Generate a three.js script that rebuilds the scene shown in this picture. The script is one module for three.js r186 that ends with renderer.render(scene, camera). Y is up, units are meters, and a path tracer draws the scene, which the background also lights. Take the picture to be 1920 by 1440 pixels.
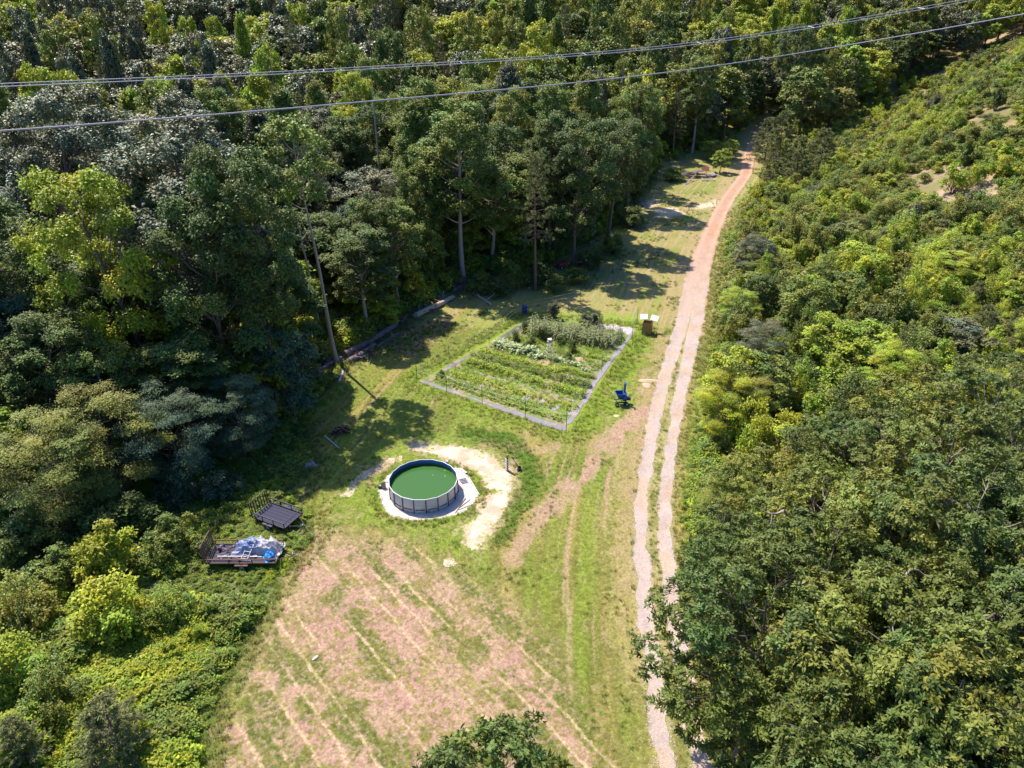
import * as THREE from 'three';
import { mergeGeometries } from 'three/addons/utils/BufferGeometryUtils.js';
import { RoundedBoxGeometry } from 'three/addons/geometries/RoundedBoxGeometry.js';
import { Sky } from 'three/addons/objects/Sky.js';

// ---------------------------------------------------------------- camera, sky, sun, exposure
const scene = new THREE.Scene();
const CAM_H = 33, PITCH = 28.5, FOV = 56;
const camera = new THREE.PerspectiveCamera(FOV, 4 / 3, 0.5, 3000);
camera.position.set(0, CAM_H, 0);
camera.rotation.set(-PITCH * Math.PI / 180, 0, 0);
scene.add(camera);
const renderer = new THREE.WebGLRenderer({ antialias: true });
renderer.setSize(1024, 768);
renderer.toneMapping = THREE.LinearToneMapping;
renderer.toneMappingExposure = 1.48;
renderer.shadowMap.enabled = true;
const SUN = new THREE.Vector3(-0.5, 1.22, -0.57).normalize();
const sky = new Sky();
sky.name = 'sky';
sky.scale.setScalar(2500);
sky.userData.kind = 'structure';
Object.entries({ turbidity: 3, rayleigh: 1.2, mieCoefficient: 0.004 }).forEach(([k, v]) => { sky.material.uniforms[k].value = v; });
sky.material.uniforms.sunPosition.value.copy(SUN);
scene.add(sky);
scene.environmentIntensity = 0.14;
const sun = new THREE.DirectionalLight(new THREE.Color().setRGB(1, 0.93, 0.80), 4.9);
sun.name = 'sun';
sun.position.copy(SUN).multiplyScalar(300).add(new THREE.Vector3(0, 0, -90));
sun.target.position.set(0, 0, -90);
sun.castShadow = true;
sun.shadow.mapSize.set(4096, 4096);
Object.assign(sun.shadow.camera, { left: -220, right: 220, top: 220, bottom: -220, near: 1, far: 700 });
scene.add(sun, sun.target);

// ---------------------------------------------------------------- helpers
function rng(seed) { let a = seed >>> 0; return () => { a = (a + 0x6d2b79f5) | 0; let t = Math.imul(a ^ (a >>> 15), 1 | a); t = (t + Math.imul(t ^ (t >>> 7), 61 | t)) ^ t; return ((t ^ (t >>> 14)) >>> 0) / 4294967296; }; }
let R = rng(11);
const rr = (a, b) => a + (b - a) * R();
const pick = (a) => a[Math.floor(R() * a.length)];
const clamp = (x, a = 0, b = 1) => Math.min(b, Math.max(a, x));
const sst = (a, b, x) => { const t = clamp((x - a) / (b - a)); return t * t * (3 - 2 * t); };
const mix = (a, b, t) => a + (b - a) * t;
const mix3 = (a, b, t) => [mix(a[0], b[0], t), mix(a[1], b[1], t), mix(a[2], b[2], t)];
const V = (x, y, z) => new THREE.Vector3(x, y, z);
const NT = new Float32Array(65536); { const r = rng(5); for (let i = 0; i < 65536; i++) NT[i] = r(); }
function noise(x, y) {
  const xi = Math.floor(x), yi = Math.floor(y); let fx = x - xi, fy = y - yi; fx = fx * fx * (3 - 2 * fx); fy = fy * fy * (3 - 2 * fy);
  const h = (i, j) => NT[((i & 255) + ((j & 255) << 8) + ((i >> 8) * 7919) + ((j >> 8) * 104729)) & 65535];
  const a = h(xi, yi), b = h(xi + 1, yi), c = h(xi, yi + 1), d = h(xi + 1, yi + 1);
  return a + (b - a) * fx + (c - a) * fy + (a - b - c + d) * fx * fy;
}
const fbm = (x, y, o = 3) => { let s = 0, a = 0.5, n = 0; for (let i = 0; i < o; i++) { s += a * noise(x, y); n += a; x = x * 2.03 + 17.1; y = y * 2.03 + 9.7; a *= 0.5; } return s / n; };

const used = {};
function numbered(n) { used[n] = (used[n] ?? -1) + 1; return used[n] ? n + '_' + String(used[n]).padStart(3, '0') : n; }
function tag(o, label, category, group, kind) { if (label) o.userData.label = label; if (category) o.userData.category = category; if (group) o.userData.group = group; if (kind) o.userData.kind = kind; return o; }
function shade(o) { o.castShadow = o.receiveShadow = true; return o; }
function thing(name, label, category, [x, y, z] = [0, 0, 0], turn = 0, group) {
  const o = new THREE.Group(); o.name = numbered(name); o.position.set(x, y, z); o.rotation.y = turn; scene.add(o);
  return tag(o, label, category, group);
}
function part(name, geo, mat, parent, label) { const m = shade(new THREE.Mesh(geo, mat)); m.name = name; parent.add(m); if (label) m.userData.label = label; return m; }
function solo(name, geo, mat, label, category, group, kind) { const m = shade(new THREE.Mesh(geo, mat)); m.name = numbered(name); scene.add(m); return tag(m, label, category, group, kind); }
const rgb = (r, g, b) => new THREE.Color().setRGB(r, g, b);
const std = (c, rough = 0.85, more = {}) => new THREE.MeshStandardMaterial({ color: rgb(...c), roughness: rough, ...more });

class Geo {
  constructor() { this.p = []; this.n = []; this.c = []; this.u = []; this.i = []; this.k = 0; }
  v(x, y, z, nx, ny, nz, r = 1, g = 1, b = 1, u = 0, w = 0) { this.p.push(x, y, z); this.n.push(nx, ny, nz); this.c.push(r, g, b); this.u.push(u, w); return this.k++; }
  build(smooth = false, orient = false) {
    if (orient) { // turn every face the way its normals point
      const { p, n, i: x } = this; for (let t = 0; t < x.length; t += 3) { const a = x[t] * 3, b = x[t + 1] * 3, c = x[t + 2] * 3, ux = p[b] - p[a], uy = p[b + 1] - p[a + 1], uz = p[b + 2] - p[a + 2], vx = p[c] - p[a], vy = p[c + 1] - p[a + 1], vz = p[c + 2] - p[a + 2];
        if ((uy * vz - uz * vy) * n[a] + (uz * vx - ux * vz) * n[a + 1] + (ux * vy - uy * vx) * n[a + 2] < 0) { const q = x[t + 1]; x[t + 1] = x[t + 2]; x[t + 2] = q; } }
    }
    const g = new THREE.BufferGeometry();
    g.setAttribute('position', new THREE.Float32BufferAttribute(this.p, 3)); g.setAttribute('normal', new THREE.Float32BufferAttribute(this.n, 3));
    g.setAttribute('color', new THREE.Float32BufferAttribute(this.c, 3)); g.setAttribute('uv', new THREE.Float32BufferAttribute(this.u, 2)); g.setIndex(this.i);
    if (smooth) g.computeVertexNormals();
    return g;
  }
}
// tapered tube along points
const _a = V(0, 0, 0), _b = V(0, 0, 0), _t = V(0, 0, 0);
function tube(g, pts, radii, sides = 6, c = [1, 1, 1], cap = true) {
  let prev = null, len = 0, up = V(0.31, 0.2, 0.93).normalize();
  for (let i = 0; i < pts.length; i++) {
    const t = V(0, 0, 0).subVectors(pts[Math.min(i + 1, pts.length - 1)], pts[Math.max(i - 1, 0)]).normalize();
    const a = V(0, 0, 0).crossVectors(t, up).normalize(), b = V(0, 0, 0).crossVectors(t, a);
    if (i) len += pts[i].distanceTo(pts[i - 1]);
    const row = [], r = Array.isArray(radii) ? radii[i] : radii;
    for (let s = 0; s <= sides; s++) {
      const w = (s / sides) * Math.PI * 2, cx = Math.cos(w), cy = Math.sin(w), nx = a.x * cx + b.x * cy, ny = a.y * cx + b.y * cy, nz = a.z * cx + b.z * cy;
      row.push(g.v(pts[i].x + nx * r, pts[i].y + ny * r, pts[i].z + nz * r, nx, ny, nz, c[0], c[1], c[2], (s / sides) * 6.28 * r * 1.0, len));
    }
    if (prev) for (let s = 0; s < sides; s++) g.i.push(prev[s], row[s + 1], row[s], prev[s], prev[s + 1], row[s + 1]);
    if (cap && (i === 0 || i === pts.length - 1)) {
      const sg = i ? 1 : -1, m = g.v(pts[i].x, pts[i].y, pts[i].z, t.x * sg, t.y * sg, t.z * sg, c[0], c[1], c[2], 0, 0);
      const k0 = row.map((q) => g.v(g.p[q * 3], g.p[q * 3 + 1], g.p[q * 3 + 2], t.x * sg, t.y * sg, t.z * sg, c[0], c[1], c[2], 0.1, 0.1));
      for (let s = 0; s < sides; s++) i ? g.i.push(m, k0[s], k0[s + 1]) : g.i.push(m, k0[s + 1], k0[s]);
    }
    prev = row;
  }
}
const rod = (a, b, r, sides = 8) => { const g = new Geo(); tube(g, [a, b], [r, r], sides); return g.build(); };
const box = (w, h, d, x = 0, y = 0, z = 0, rad = 0.008) => { const q = Math.min(rad, w / 3, h / 3, d / 3); return new RoundedBoxGeometry(w, h, d, 1, q).translate(x, y, z); };

// ---------------------------------------------------------------- terrain, and points on it
const RP = [[1300, 1560], [1282, 1440], [1265, 1330], [1245, 1200], [1224, 1000], [1236, 850], [1258, 735], [1283, 640], [1293, 600], [1318, 480], [1350, 400], [1367, 370], [1398, 325], [1405, 290], [1418, 262], [1433, 235], [1446, 222], [1452, 214]];
const P0 = PITCH * Math.PI / 180, FPX = 720 / Math.tan((FOV / 2) * Math.PI / 180);
function ray(px, py) { const a = (px - 960) / FPX, b = (720 - py) / FPX; return V(a, -Math.sin(P0) + b * Math.cos(P0), -Math.cos(P0) - b * Math.sin(P0)); }
function level(px, py, h = 0) { const d = ray(px, py), t = (h - CAM_H) / d.y; return V(d.x * t, h, d.z * t); }
const roadFlat = RP.map(([x, y]) => level(x, y));
function roadX(z) { for (let i = 1; i < roadFlat.length; i++) if (z > roadFlat[i].z || i === roadFlat.length - 1) { const a = roadFlat[i - 1], b = roadFlat[i]; return mix(a.x, b.x, (z - a.z) / (b.z - a.z)); } }
function H(x, z) {
  const d = x - roadX(z) - 9 - Math.max(0, -z - 150) * 0.25;
  let h = 26 * sst(0, 85, d) * sst(-55, -150, z) + 4 * sst(0, 40, d) * sst(-40, -90, z);
  h += 20 * sst(-115, -280, z + 0.75 * Math.max(0, x));
  h += 30 * sst(-230, -420, z);
  const w = sst(2, 30, Math.abs(x - roadX(z) + 12) - 18);
  h += (noise(x * 0.03 + 40, z * 0.03 + 40) - 0.5) * 2.5 * w;
  return h;
}
function at(px, py, up = 0) {   // the point of the terrain (or that far above it) seen in this direction
  const d = ray(px, py); let t = 15, lo = 15;
  for (; t < 900; t += 1.5) { if (CAM_H + d.y * t < H(d.x * t, d.z * t) + up) break; lo = t; }
  let hi = t; for (let i = 0; i < 14; i++) { const m = (lo + hi) / 2; if (CAM_H + d.y * m < H(d.x * m, d.z * m) + up) hi = m; else lo = m; }
  return V(d.x * hi, CAM_H + d.y * hi, d.z * hi);
}
function screen(x, y, z) { const vy = y - CAM_H, f = -Math.sin(P0) * vy - Math.cos(P0) * z, u = Math.cos(P0) * vy - Math.sin(P0) * z; return [960 + FPX * x / f, 720 - FPX * u / f, f]; }
const inView = (x, z, h, m) => { const g = H(x, z), a = screen(x, g, z), b = screen(x, g + h, z); return a[2] > 2 && a[0] > -m && a[0] < 1920 + m && b[1] < 1440 + m && a[1] > -m; };

// regions on the ground: polygons with a signed distance kept on a coarse grid
class Region {
  constructor(pts, cell = 0.3) {
    this.q = pts.map((p) => [p.x, p.z]); const xs = this.q.map((p) => p[0]), zs = this.q.map((p) => p[1]), m = 4;
    this.x0 = Math.min(...xs) - m; this.z0 = Math.min(...zs) - m; const x1 = Math.max(...xs) + m, z1 = Math.max(...zs) + m;
    this.c = Math.max(cell, Math.max(x1 - this.x0, z1 - this.z0) / 500); this.w = Math.ceil((x1 - this.x0) / this.c) + 2; this.h = Math.ceil((z1 - this.z0) / this.c) + 2;
    this.d = new Float32Array(this.w * this.h);
    for (let j = 0; j < this.h; j++) for (let i = 0; i < this.w; i++) this.d[j * this.w + i] = this.exact(this.x0 + i * this.c, this.z0 + j * this.c);
  }
  exact(x, z) {
    const q = this.q; let d = 1e9, inn = false;
    for (let i = 0, j = q.length - 1; i < q.length; j = i++) {
      const [ax, az] = q[j], [bx, bz] = q[i], ex = bx - ax, ez = bz - az, t = clamp(((x - ax) * ex + (z - az) * ez) / (ex * ex + ez * ez));
      const dx = x - ax - ex * t, dz = z - az - ez * t; d = Math.min(d, dx * dx + dz * dz);
      if ((az > z) !== (bz > z) && x < ((bx - ax) * (z - az)) / (bz - az) + ax) inn = !inn;
    }
    return (inn ? 1 : -1) * Math.sqrt(d);
  }
  sd(x, z) {  // positive inside
    const fx = (x - this.x0) / this.c, fz = (z - this.z0) / this.c; if (fx < 0 || fz < 0 || fx >= this.w - 1 || fz >= this.h - 1) return -9;
    const i = Math.floor(fx), j = Math.floor(fz), u = fx - i, v = fz - j, k = j * this.w + i, d = this.d;
    return mix(mix(d[k], d[k + 1], u), mix(d[k + this.w], d[k + this.w + 1], u), v);
  }
}
const region = (px, cell) => new Region(px.map(([x, y]) => at(x, y)), cell);
class Path { // polyline with signed side distance and distance along
  constructor(pts) { this.q = pts; this.l = [0]; for (let i = 1; i < pts.length; i++) this.l.push(this.l[i - 1] + Math.hypot(pts[i].x - pts[i - 1].x, pts[i].z - pts[i - 1].z)); }
  near(x, z) {
    let best = 1e9, side = 0, s = 0;
    for (let i = 1; i < this.q.length; i++) {
      const a = this.q[i - 1], b = this.q[i], ex = b.x - a.x, ez = b.z - a.z, t = clamp(((x - a.x) * ex + (z - a.z) * ez) / (ex * ex + ez * ez)), dx = x - a.x - ex * t, dz = z - a.z - ez * t, d = dx * dx + dz * dz;
      if (d < best) { best = d; side = Math.sign(ex * dz - ez * dx); s = this.l[i - 1] + t * (this.l[i] - this.l[i - 1]); }
    }
    return [Math.sqrt(best) * (side || 1), s];
  }
}
const roadCurve = new THREE.CatmullRomCurve3(RP.map(([x, y]) => at(x, y)));
const roadPts = roadCurve.getSpacedPoints(220);
const road = new Path(roadPts.filter((_, i) => i % 4 === 0));
class PathGrid { // the same on a grid, for the textures
  constructor(path, x0, z0, x1, z1, c) { Object.assign(this, { x0, z0, c, w: Math.ceil((x1 - x0) / c) + 2, h: Math.ceil((z1 - z0) / c) + 2 }); this.a = new Float32Array(this.w * this.h); this.b = new Float32Array(this.w * this.h); for (let j = 0; j < this.h; j++) for (let i = 0; i < this.w; i++) { const [d, s] = path.near(x0 + i * c, z0 + j * c); this.a[j * this.w + i] = d; this.b[j * this.w + i] = s; } }
  get(x, z) { const fx = clamp((x - this.x0) / this.c, 0, this.w - 1.01), fz = clamp((z - this.z0) / this.c, 0, this.h - 1.01), i = Math.floor(fx), j = Math.floor(fz), u = fx - i, v = fz - j, k = j * this.w + i; const f = (d) => mix(mix(d[k], d[k + 1], u), mix(d[k + this.w], d[k + this.w + 1], u), v); return [f(this.a), f(this.b)]; }
}
const roadGrid = new PathGrid(road, -45, -260, 95, -8, 0.5);

// ---------------------------------------------------------------- ground colours (base colours of grass, straw, soil)
const DRY = region([[395, 1440], [430, 1300], [485, 1190], [545, 1080], [600, 1010], [660, 1005], [760, 1030], [850, 1070], [930, 1120], [985, 1160], [1040, 1215], [1075, 1290], [1130, 1370], [1160, 1440], [1175, 1640], [380, 1640]]);
const TRACKS = [[[960, 1050], [1000, 985], [1050, 920], [1130, 840], [1205, 760]], [[1035, 960], [1080, 905], [1150, 835], [1215, 770]], [[900, 830], [1000, 845], [1120, 830], [1205, 770]]].map((q) => new Path(q.map(([x, y]) => at(x, y))));
const trackGrids = TRACKS.map((t) => new PathGrid(t, -32, -64, 32, -14, 0.35));
const LUSH = region([[760, 705], [1000, 585], [1200, 590], [1225, 640], [1185, 760], [1110, 810], [1060, 835], [900, 790]]);
const RING = region([[930, 1020], [955, 970], [985, 910], [975, 860], [935, 835], [870, 815], [860, 800], [960, 820], [1005, 860], [1012, 890], [985, 950], [945, 1015]]);
const POOLGRASS = region([[600, 985], [620, 930], [700, 830], [800, 800], [900, 830], [890, 1000], [900, 1050], [800, 1030], [690, 1000]]);
const WEEDS = region([[380, 1640], [385, 1440], [420, 1300], [475, 1190], [535, 1080], [590, 1008], [585, 960], [560, 930], [600, 860], [560, 780], [600, 715], [200, 700], [-500, 700], [-700, 1640]]);
const RIGHT = region([[1362, 440], [1348, 500], [1342, 560], [1335, 640], [1318, 740], [1300, 850], [1282, 960], [1290, 1080], [1340, 1300], [1440, 1420], [1500, 1700], [2400, 1700], [2300, 300], [2200, 60], [1935, 95], [1830, 118], [1740, 145], [1660, 190], [1600, 235], [1530, 285], [1480, 330], [1420, 370]], 0.5);
const sandR = [[[768, 842], [800, 834], [850, 836], [895, 846], [930, 862], [945, 880], [962, 888], [960, 910], [953, 940], [935, 975], [918, 1000], [902, 1018], [893, 1030], [882, 1024], [880, 1000], [892, 972], [912, 948], [922, 925], [912, 905], [895, 890], [878, 880], [860, 868], [830, 855], [800, 848]]].map((q) => region(q))[0];
const FARBARE = [[[1225, 392], [1260, 388], [1285, 400], [1255, 408], [1232, 404]], [[1300, 385], [1345, 375], [1352, 385], [1310, 392]], [[1200, 380], [1225, 372], [1240, 380], [1215, 392]]].map((q) => region(q));
const PATCHES = region([[735, 640], [790, 610], [840, 600], [860, 610], [800, 650], [760, 670]]);
const windrow = (() => { const a = at(720, 1190), b = at(850, 1340), d = V(b.x - a.x, 0, b.z - a.z).normalize(); return { d, n: V(-d.z, 0, d.x), o: a }; })();
const C = { tan: [0.40, 0.26, 0.172], pink: [0.405, 0.238, 0.18], straw: [0.58, 0.41, 0.245], grass: [0.185, 0.2, 0.034], lush: [0.225, 0.31, 0.026], olive: [0.285, 0.235, 0.06], dark: [0.055, 0.10, 0.02], soil: [0.30, 0.2, 0.13], sand: [0.72, 0.53, 0.39], gravel: [0.60, 0.455, 0.395], clay: [0.57, 0.31, 0.195] };
function meadow(x, z) {
  const n1 = fbm(x * 0.22 + 3, z * 0.22, 3), n2 = fbm(x * 1.1 + 31, z * 1.1 + 7, 3), n3 = noise(x * 5.3, z * 5.3), n4 = noise(x * 9.7 + 50, z * 9.7), wx = x + (n2 - 0.5) * 1.6, wz = z + (n1 - 0.5) * 2.4;
  const [rd, rs] = roadGrid.get(x, z), far = sst(-62, -95, z);
  const streak = fbm(rd * 1.5 + n2 * 0.5, rs * 0.06, 3), streak2 = fbm(rd * 4.3 + 9 + n2 * 0.7, rs * 0.12, 2);
  let c = mix3(C.grass, C.olive, clamp(sst(0.35, 0.68, n1) * 0.6 + sst(0.5, 0.75, streak) * 0.7));
  c = mix3(c, C.tan, sst(0.57, 0.78, streak2) * 0.6 + sst(0.62, 0.8, n2) * 0.25);
  c = mix3(c, C.lush, sst(0.55, 0.3, streak) * 0.5 * (1 - far * 0.5));
  if (far > 0) { c = mix3(c, [0.30, 0.25, 0.085], far * sst(0.3, 0.7, n1) * 0.75); c = mix3(c, C.tan, far * sst(0.55, 0.7, streak2) * 0.5); }
  if (rd > 1 || rd < -1) { const sh = Math.abs(rd); c = mix3(c, mix3(C.olive, C.tan, n2), sst(4.5, 1.6, sh) * (rd < 0 ? 0.75 : 0.2) * sst(0.25, 0.6, n1 + 0.15)); }
  if (z > -75) { const m = sst(1.0, 0.5, Math.abs(rd)); if (m > 0) c = mix3(c, mix3([0.36, 0.29, 0.13], C.grass, sst(0.4, 0.7, n2) * 0.7), m * 0.85); }
  const lu = sst(-1.2, 1.2, LUSH.sd(wx, wz)); if (lu > 0) c = mix3(c, mix3(C.lush, [0.22, 0.27, 0.03], n1), lu * (0.55 + 0.4 * sst(0.7, 0.35, n2)));
  const pg = sst(-0.8, 1, POOLGRASS.sd(wx, wz)); if (pg > 0) { c = mix3(c, mix3(C.lush, [0.2, 0.24, 0.035], n2), pg * 0.8); c = mix3(c, C.tan, pg * sst(0.55, 0.72, n2 * 0.6 + n3 * 0.4) * 0.55); }
  const ri = sst(-0.5, 0.3, RING.sd(wx, wz)); if (ri > 0) c = mix3(c, [0.11, 0.21, 0.02], ri * 0.9);
  const dr = sst(-1.6, 1.4, DRY.sd(wx, wz) + (n2 - 0.5) * 2);
  if (dr > 0) {
    const s = (x - windrow.o.x) * windrow.n.x + (z - windrow.o.z) * windrow.n.z, l = (x - windrow.o.x) * windrow.d.x + (z - windrow.o.z) * windrow.d.z;
    const sw = s + (fbm(l * 0.3, s * 0.2 + 50, 2) - 0.5) * 0.45, k = sw / 1.1, band = Math.abs(k - Math.round(k)), gap = noise(Math.round(k) * 7.3 + l * 0.22, 3.5);
    let q = mix3(C.tan, C.pink, sst(0.45, 0.7, fbm(x * 0.5 + 90, z * 0.5, 2))); q = mix3(q, [0.24, 0.185, 0.06], sst(0.42, 0.68, fbm(x * 0.7 + 5, z * 0.7 + 70, 3) * 0.6 + n3 * 0.4) * 0.8);
    const gr = sst(0.47, 0.62, fbm(s * 0.75 + 12, l * 0.16 + 4, 3) * 0.7 + n2 * 0.38) * sst(0, 0.25, band + 0.1);
    q = mix3(q, mix3(C.grass, C.dark, n2 * 0.7), clamp(gr * (0.35 + 0.8 * sst(0.3, 0.6, n3 * 0.5 + n4 * 0.5)) + 0.35 * sst(0.62, 0.75, n3 * 0.5 + n4 * 0.5)));
    q = mix3(q, C.straw, sst(0.12, 0.03, band + (n3 - 0.5) * 0.08) * sst(0.36, 0.6, gap) * (0.3 + 0.5 * sst(0.3, 0.6, n4)));
    q = mix3(q, C.olive, sst(0.5, 0.75, n3 * 0.5 + n2 * 0.5) * 0.55);
    c = mix3(c, q, dr);
  }
  if (z > -64) for (let i = 0; i < 3; i++) { const [d] = trackGrids[i].get(x, z); const m = sst(0.95, 0.35, Math.abs(d) + (n2 - 0.5) * 0.9) * sst(0.3, 0.55, fbm(x * 0.6, z * 0.6 + 60, 2)); if (m > 0) c = mix3(c, mix3(C.pink, C.tan, n3), m * (i < 2 ? 0.68 : 0.4)); }
  for (const f of FARBARE) { const m = sst(-0.6, 0.8, f.sd(wx, wz)); if (m > 0) c = mix3(c, C.sand, m * 0.85); }
  const pm = sst(-1, 1, PATCHES.sd(wx, wz)); if (pm > 0) c = mix3(c, C.tan, pm * sst(0.35, 0.6, n2) * 0.8);
  const we = sst(-0.4, 0.6, WEEDS.sd(x + (n2 - 0.5) * 0.6, z)); if (we > 0) c = mix3(c, mix3(C.dark, C.soil, 0.3 * n3), we * 0.85);
  const sa = sandR.sd(wx, wz); if (sa > -1.4) { const m = sst(-1.3, 0.5, sa) * sst(0.28, 0.6, n2 * 0.5 + n3 * 0.5 + sa * 0.12); c = mix3(c, mix3([0.72, 0.55, 0.4], C.tan, n3 * 0.6), m); }
  const hl = sst(0.3, 2.5, RIGHT.sd(wx, wz)); if (hl > 0) c = mix3(c, mix3([0.2, 0.17, 0.06], [0.42, 0.28, 0.19], sst(0.4, 0.7, n1)), hl);
  const g = 0.72 + 0.56 * noise(x * 13.7, z * 13.7) * (0.6 + 0.8 * noise(x * 29, z * 29)); // blade and clod grain
  return [c[0] * g, c[1] * g, c[2] * g];
}
const toS = (v) => { v = clamp(v); return 255 * (v <= 0.0031308 ? v * 12.92 : 1.055 * Math.pow(v, 1 / 2.4) - 0.055); };
const SLUT = new Uint8Array(4097); for (let i = 0; i <= 4096; i++) SLUT[i] = Math.round(toS(i / 4096));
function texture(w, h, fn, repeat) {
  const d = new Uint8Array(w * h * 4);
  for (let j = 0; j < h; j++) for (let i = 0; i < w; i++) { const c = fn((i + 0.5) / w, (j + 0.5) / h), k = (j * w + i) * 4; for (let q = 0; q < 3; q++) d[k + q] = SLUT[Math.round(clamp(c[q]) * 4096)]; d[k + 3] = 255; }
  const t = new THREE.DataTexture(d, w, h); t.colorSpace = THREE.SRGBColorSpace; t.magFilter = t.minFilter = THREE.LinearFilter; t.wrapS = t.wrapT = repeat ? THREE.RepeatWrapping : THREE.ClampToEdgeWrapping; t.needsUpdate = true; return t;
}
function sheet(x0, z0, x1, z1, nx, nz, lift) { // terrain sheet with uv 0..1
  const g = new THREE.PlaneGeometry(1, 1, nx, nz), p = g.attributes.position, u = g.attributes.uv;
  for (let i = 0; i < p.count; i++) { const a = p.getX(i) + 0.5, b = p.getY(i) + 0.5, x = mix(x0, x1, a), z = mix(z0, z1, b); p.setXYZ(i, x, H(x, z) + lift, z); u.setXY(i, a, b); }
  const ix = g.index.array; for (let i = 0; i < ix.length; i += 3) { const t = ix[i]; ix[i] = ix[i + 1]; ix[i + 1] = t; }
  g.computeVertexNormals(); return g;
}
const TEX = 1; // texture size factor
{ // the whole land as one sheet
  const x0 = -420, x1 = 420, z0 = -560, z1 = 120;
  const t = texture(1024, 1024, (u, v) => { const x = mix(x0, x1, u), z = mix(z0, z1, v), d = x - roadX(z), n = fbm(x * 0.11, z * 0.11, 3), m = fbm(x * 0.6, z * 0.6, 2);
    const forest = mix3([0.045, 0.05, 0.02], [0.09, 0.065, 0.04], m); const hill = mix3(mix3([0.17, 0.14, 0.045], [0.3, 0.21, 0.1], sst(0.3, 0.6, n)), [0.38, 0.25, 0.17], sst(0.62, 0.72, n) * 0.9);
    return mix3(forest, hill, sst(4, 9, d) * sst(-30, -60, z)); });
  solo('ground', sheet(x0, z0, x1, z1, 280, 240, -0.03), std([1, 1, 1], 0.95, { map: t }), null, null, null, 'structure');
}
const MX0 = -32, MX1 = 32, MZ0 = -62, MZ1 = -13;
{
  const t = texture(2048 * TEX, 1536 * TEX, (u, v) => meadow(mix(MX0, MX1, u), mix(MZ0, MZ1, v)));
  solo('meadow', sheet(MX0, MZ0, MX1, MZ1, 128, 98, 0), std([1, 1, 1], 0.95, { map: t }), null, null, null, 'structure');
  const t2 = texture(1024 * TEX, 2048 * TEX, (u, v) => meadow(mix(-24, 80, u), mix(-225, MZ0, v)));
  solo('meadow', sheet(-24, -225, 80, MZ0, 104, 163, 0), std([1, 1, 1], 0.95, { map: t2 }), null, null, null, 'structure');
}
// ---------------------------------------------------------------- the track
const roadW = (z) => mix(mix(2.65, 3.05, sst(-45, -70, z)), 2.5, sst(-85, -125, z));
const gapW = (z) => mix(0.37, 0, sst(-52, -82, z)); // half of the grass strip between the wheels
{
  const gt = texture(512, 1024, (u, v) => { const a = noise(u * 34, v * 300), b = noise(u * 70 + 9, v * 620), c = fbm(u * 5 + 3, v * 9, 3), e = noise(u * 130, v * 1200); const g = (0.78 + 0.3 * a) * (0.8 + 0.35 * b) * (0.86 + 0.3 * c) * (0.85 + 0.3 * e); return [0.8 * g, 0.8 * g, 0.8 * g]; }, true);
  const gravel = std([1, 1, 1], 0.95, { map: gt, vertexColors: true });
  const grp = new THREE.Group(); grp.name = 'gravel_road'; grp.userData.kind = 'structure'; scene.add(grp);
  const ribbon = (off0, off1, from, to, seed, left) => { // offsets from the centreline
    const g = new Geo(); let prev = null, len = 0; const pts = roadPts, N = 14;
    const fine = roadCurve.getSpacedPoints(1500);
    for (let i = 0; i < fine.length - 1; i++) {
      const p = fine[i], q = fine[i + 1]; if (i) len += p.distanceTo(fine[i - 1]); if (p.z > from || p.z < to) { prev = null; continue; }
      const dx = q.x - p.x, dz = q.z - p.z, l = Math.hypot(dx, dz), nx = -dz / l, nz = dx / l, ca = sst(-62, -120, p.z);
      const gk = clamp(gapW(p.z) / 0.3), w0 = (fbm(len * 0.9, seed, 3) - 0.5 + (fbm(len * 3.5, seed + 7, 2) - 0.5) * 0.3) * 0.6 * (left ? 1 : gk), w1 = (fbm(len * 0.9, seed + 20, 3) - 0.5 + (fbm(len * 3.5, seed + 27, 2) - 0.5) * 0.3) * 0.6 * (left ? gk : 1), o0 = off0(p.z) + w0, o1 = off1(p.z) + w1, row = [];
      for (let k = 0; k <= N; k++) {
        const o = mix(o0, o1, k / N), x = p.x + nx * o, z = p.z + nz * o, wheel = Math.exp(-Math.pow((Math.abs(o) - 0.85) / 0.3, 2)) * ca;
        const patch = sst(0.42, 0.62, fbm(x * 0.35, z * 0.35, 2)); let c = mix3(C.gravel, mix3([0.57, 0.34, 0.235], C.clay, patch), clamp(ca * 1.15 - 0.1 * patch)); c = mix3(c, [0.8, 0.52, 0.37], wheel * 0.5); c = mix3(c, [0.5, 0.40, 0.37], (1 - ca) * sst(0.5, 0.7, fbm(x * 1.4 + 8, z * 1.4, 3)) * 0.6); c = mix3(c, [0.62, 0.42, 0.27], (1 - ca) * sst(0.5, 0.75, fbm(x * 0.8 + 80, z * 0.8, 2)) * 0.6);
        row.push(g.v(x, H(x, z) + 0.012 + 0.02 * ca, z, 0, 1, 0, c[0], c[1], c[2], o / 3, len / 12));
      }
      if (prev) for (let k = 0; k < N; k++) g.i.push(prev[k], prev[k + 1], row[k + 1], prev[k], row[k + 1], row[k]);
      prev = row;
    }
    return g.build(true);
  };
  const flip = (g) => { const n = g.attributes.normal; if (n.getY(10) < 0) { const ix = g.index.array; for (let i = 0; i < ix.length; i += 3) { const t = ix[i]; ix[i] = ix[i + 1]; ix[i + 1] = t; } g.computeVertexNormals(); } return g; };
  part('wheel_track', flip(ribbon((z) => -roadW(z) / 2, (z) => -gapW(z), -10, -400, 1, true)), gravel, grp);
  part('wheel_track', flip(ribbon((z) => gapW(z), (z) => roadW(z) / 2, -10, -400, 5, false)), gravel, grp);
}
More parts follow.
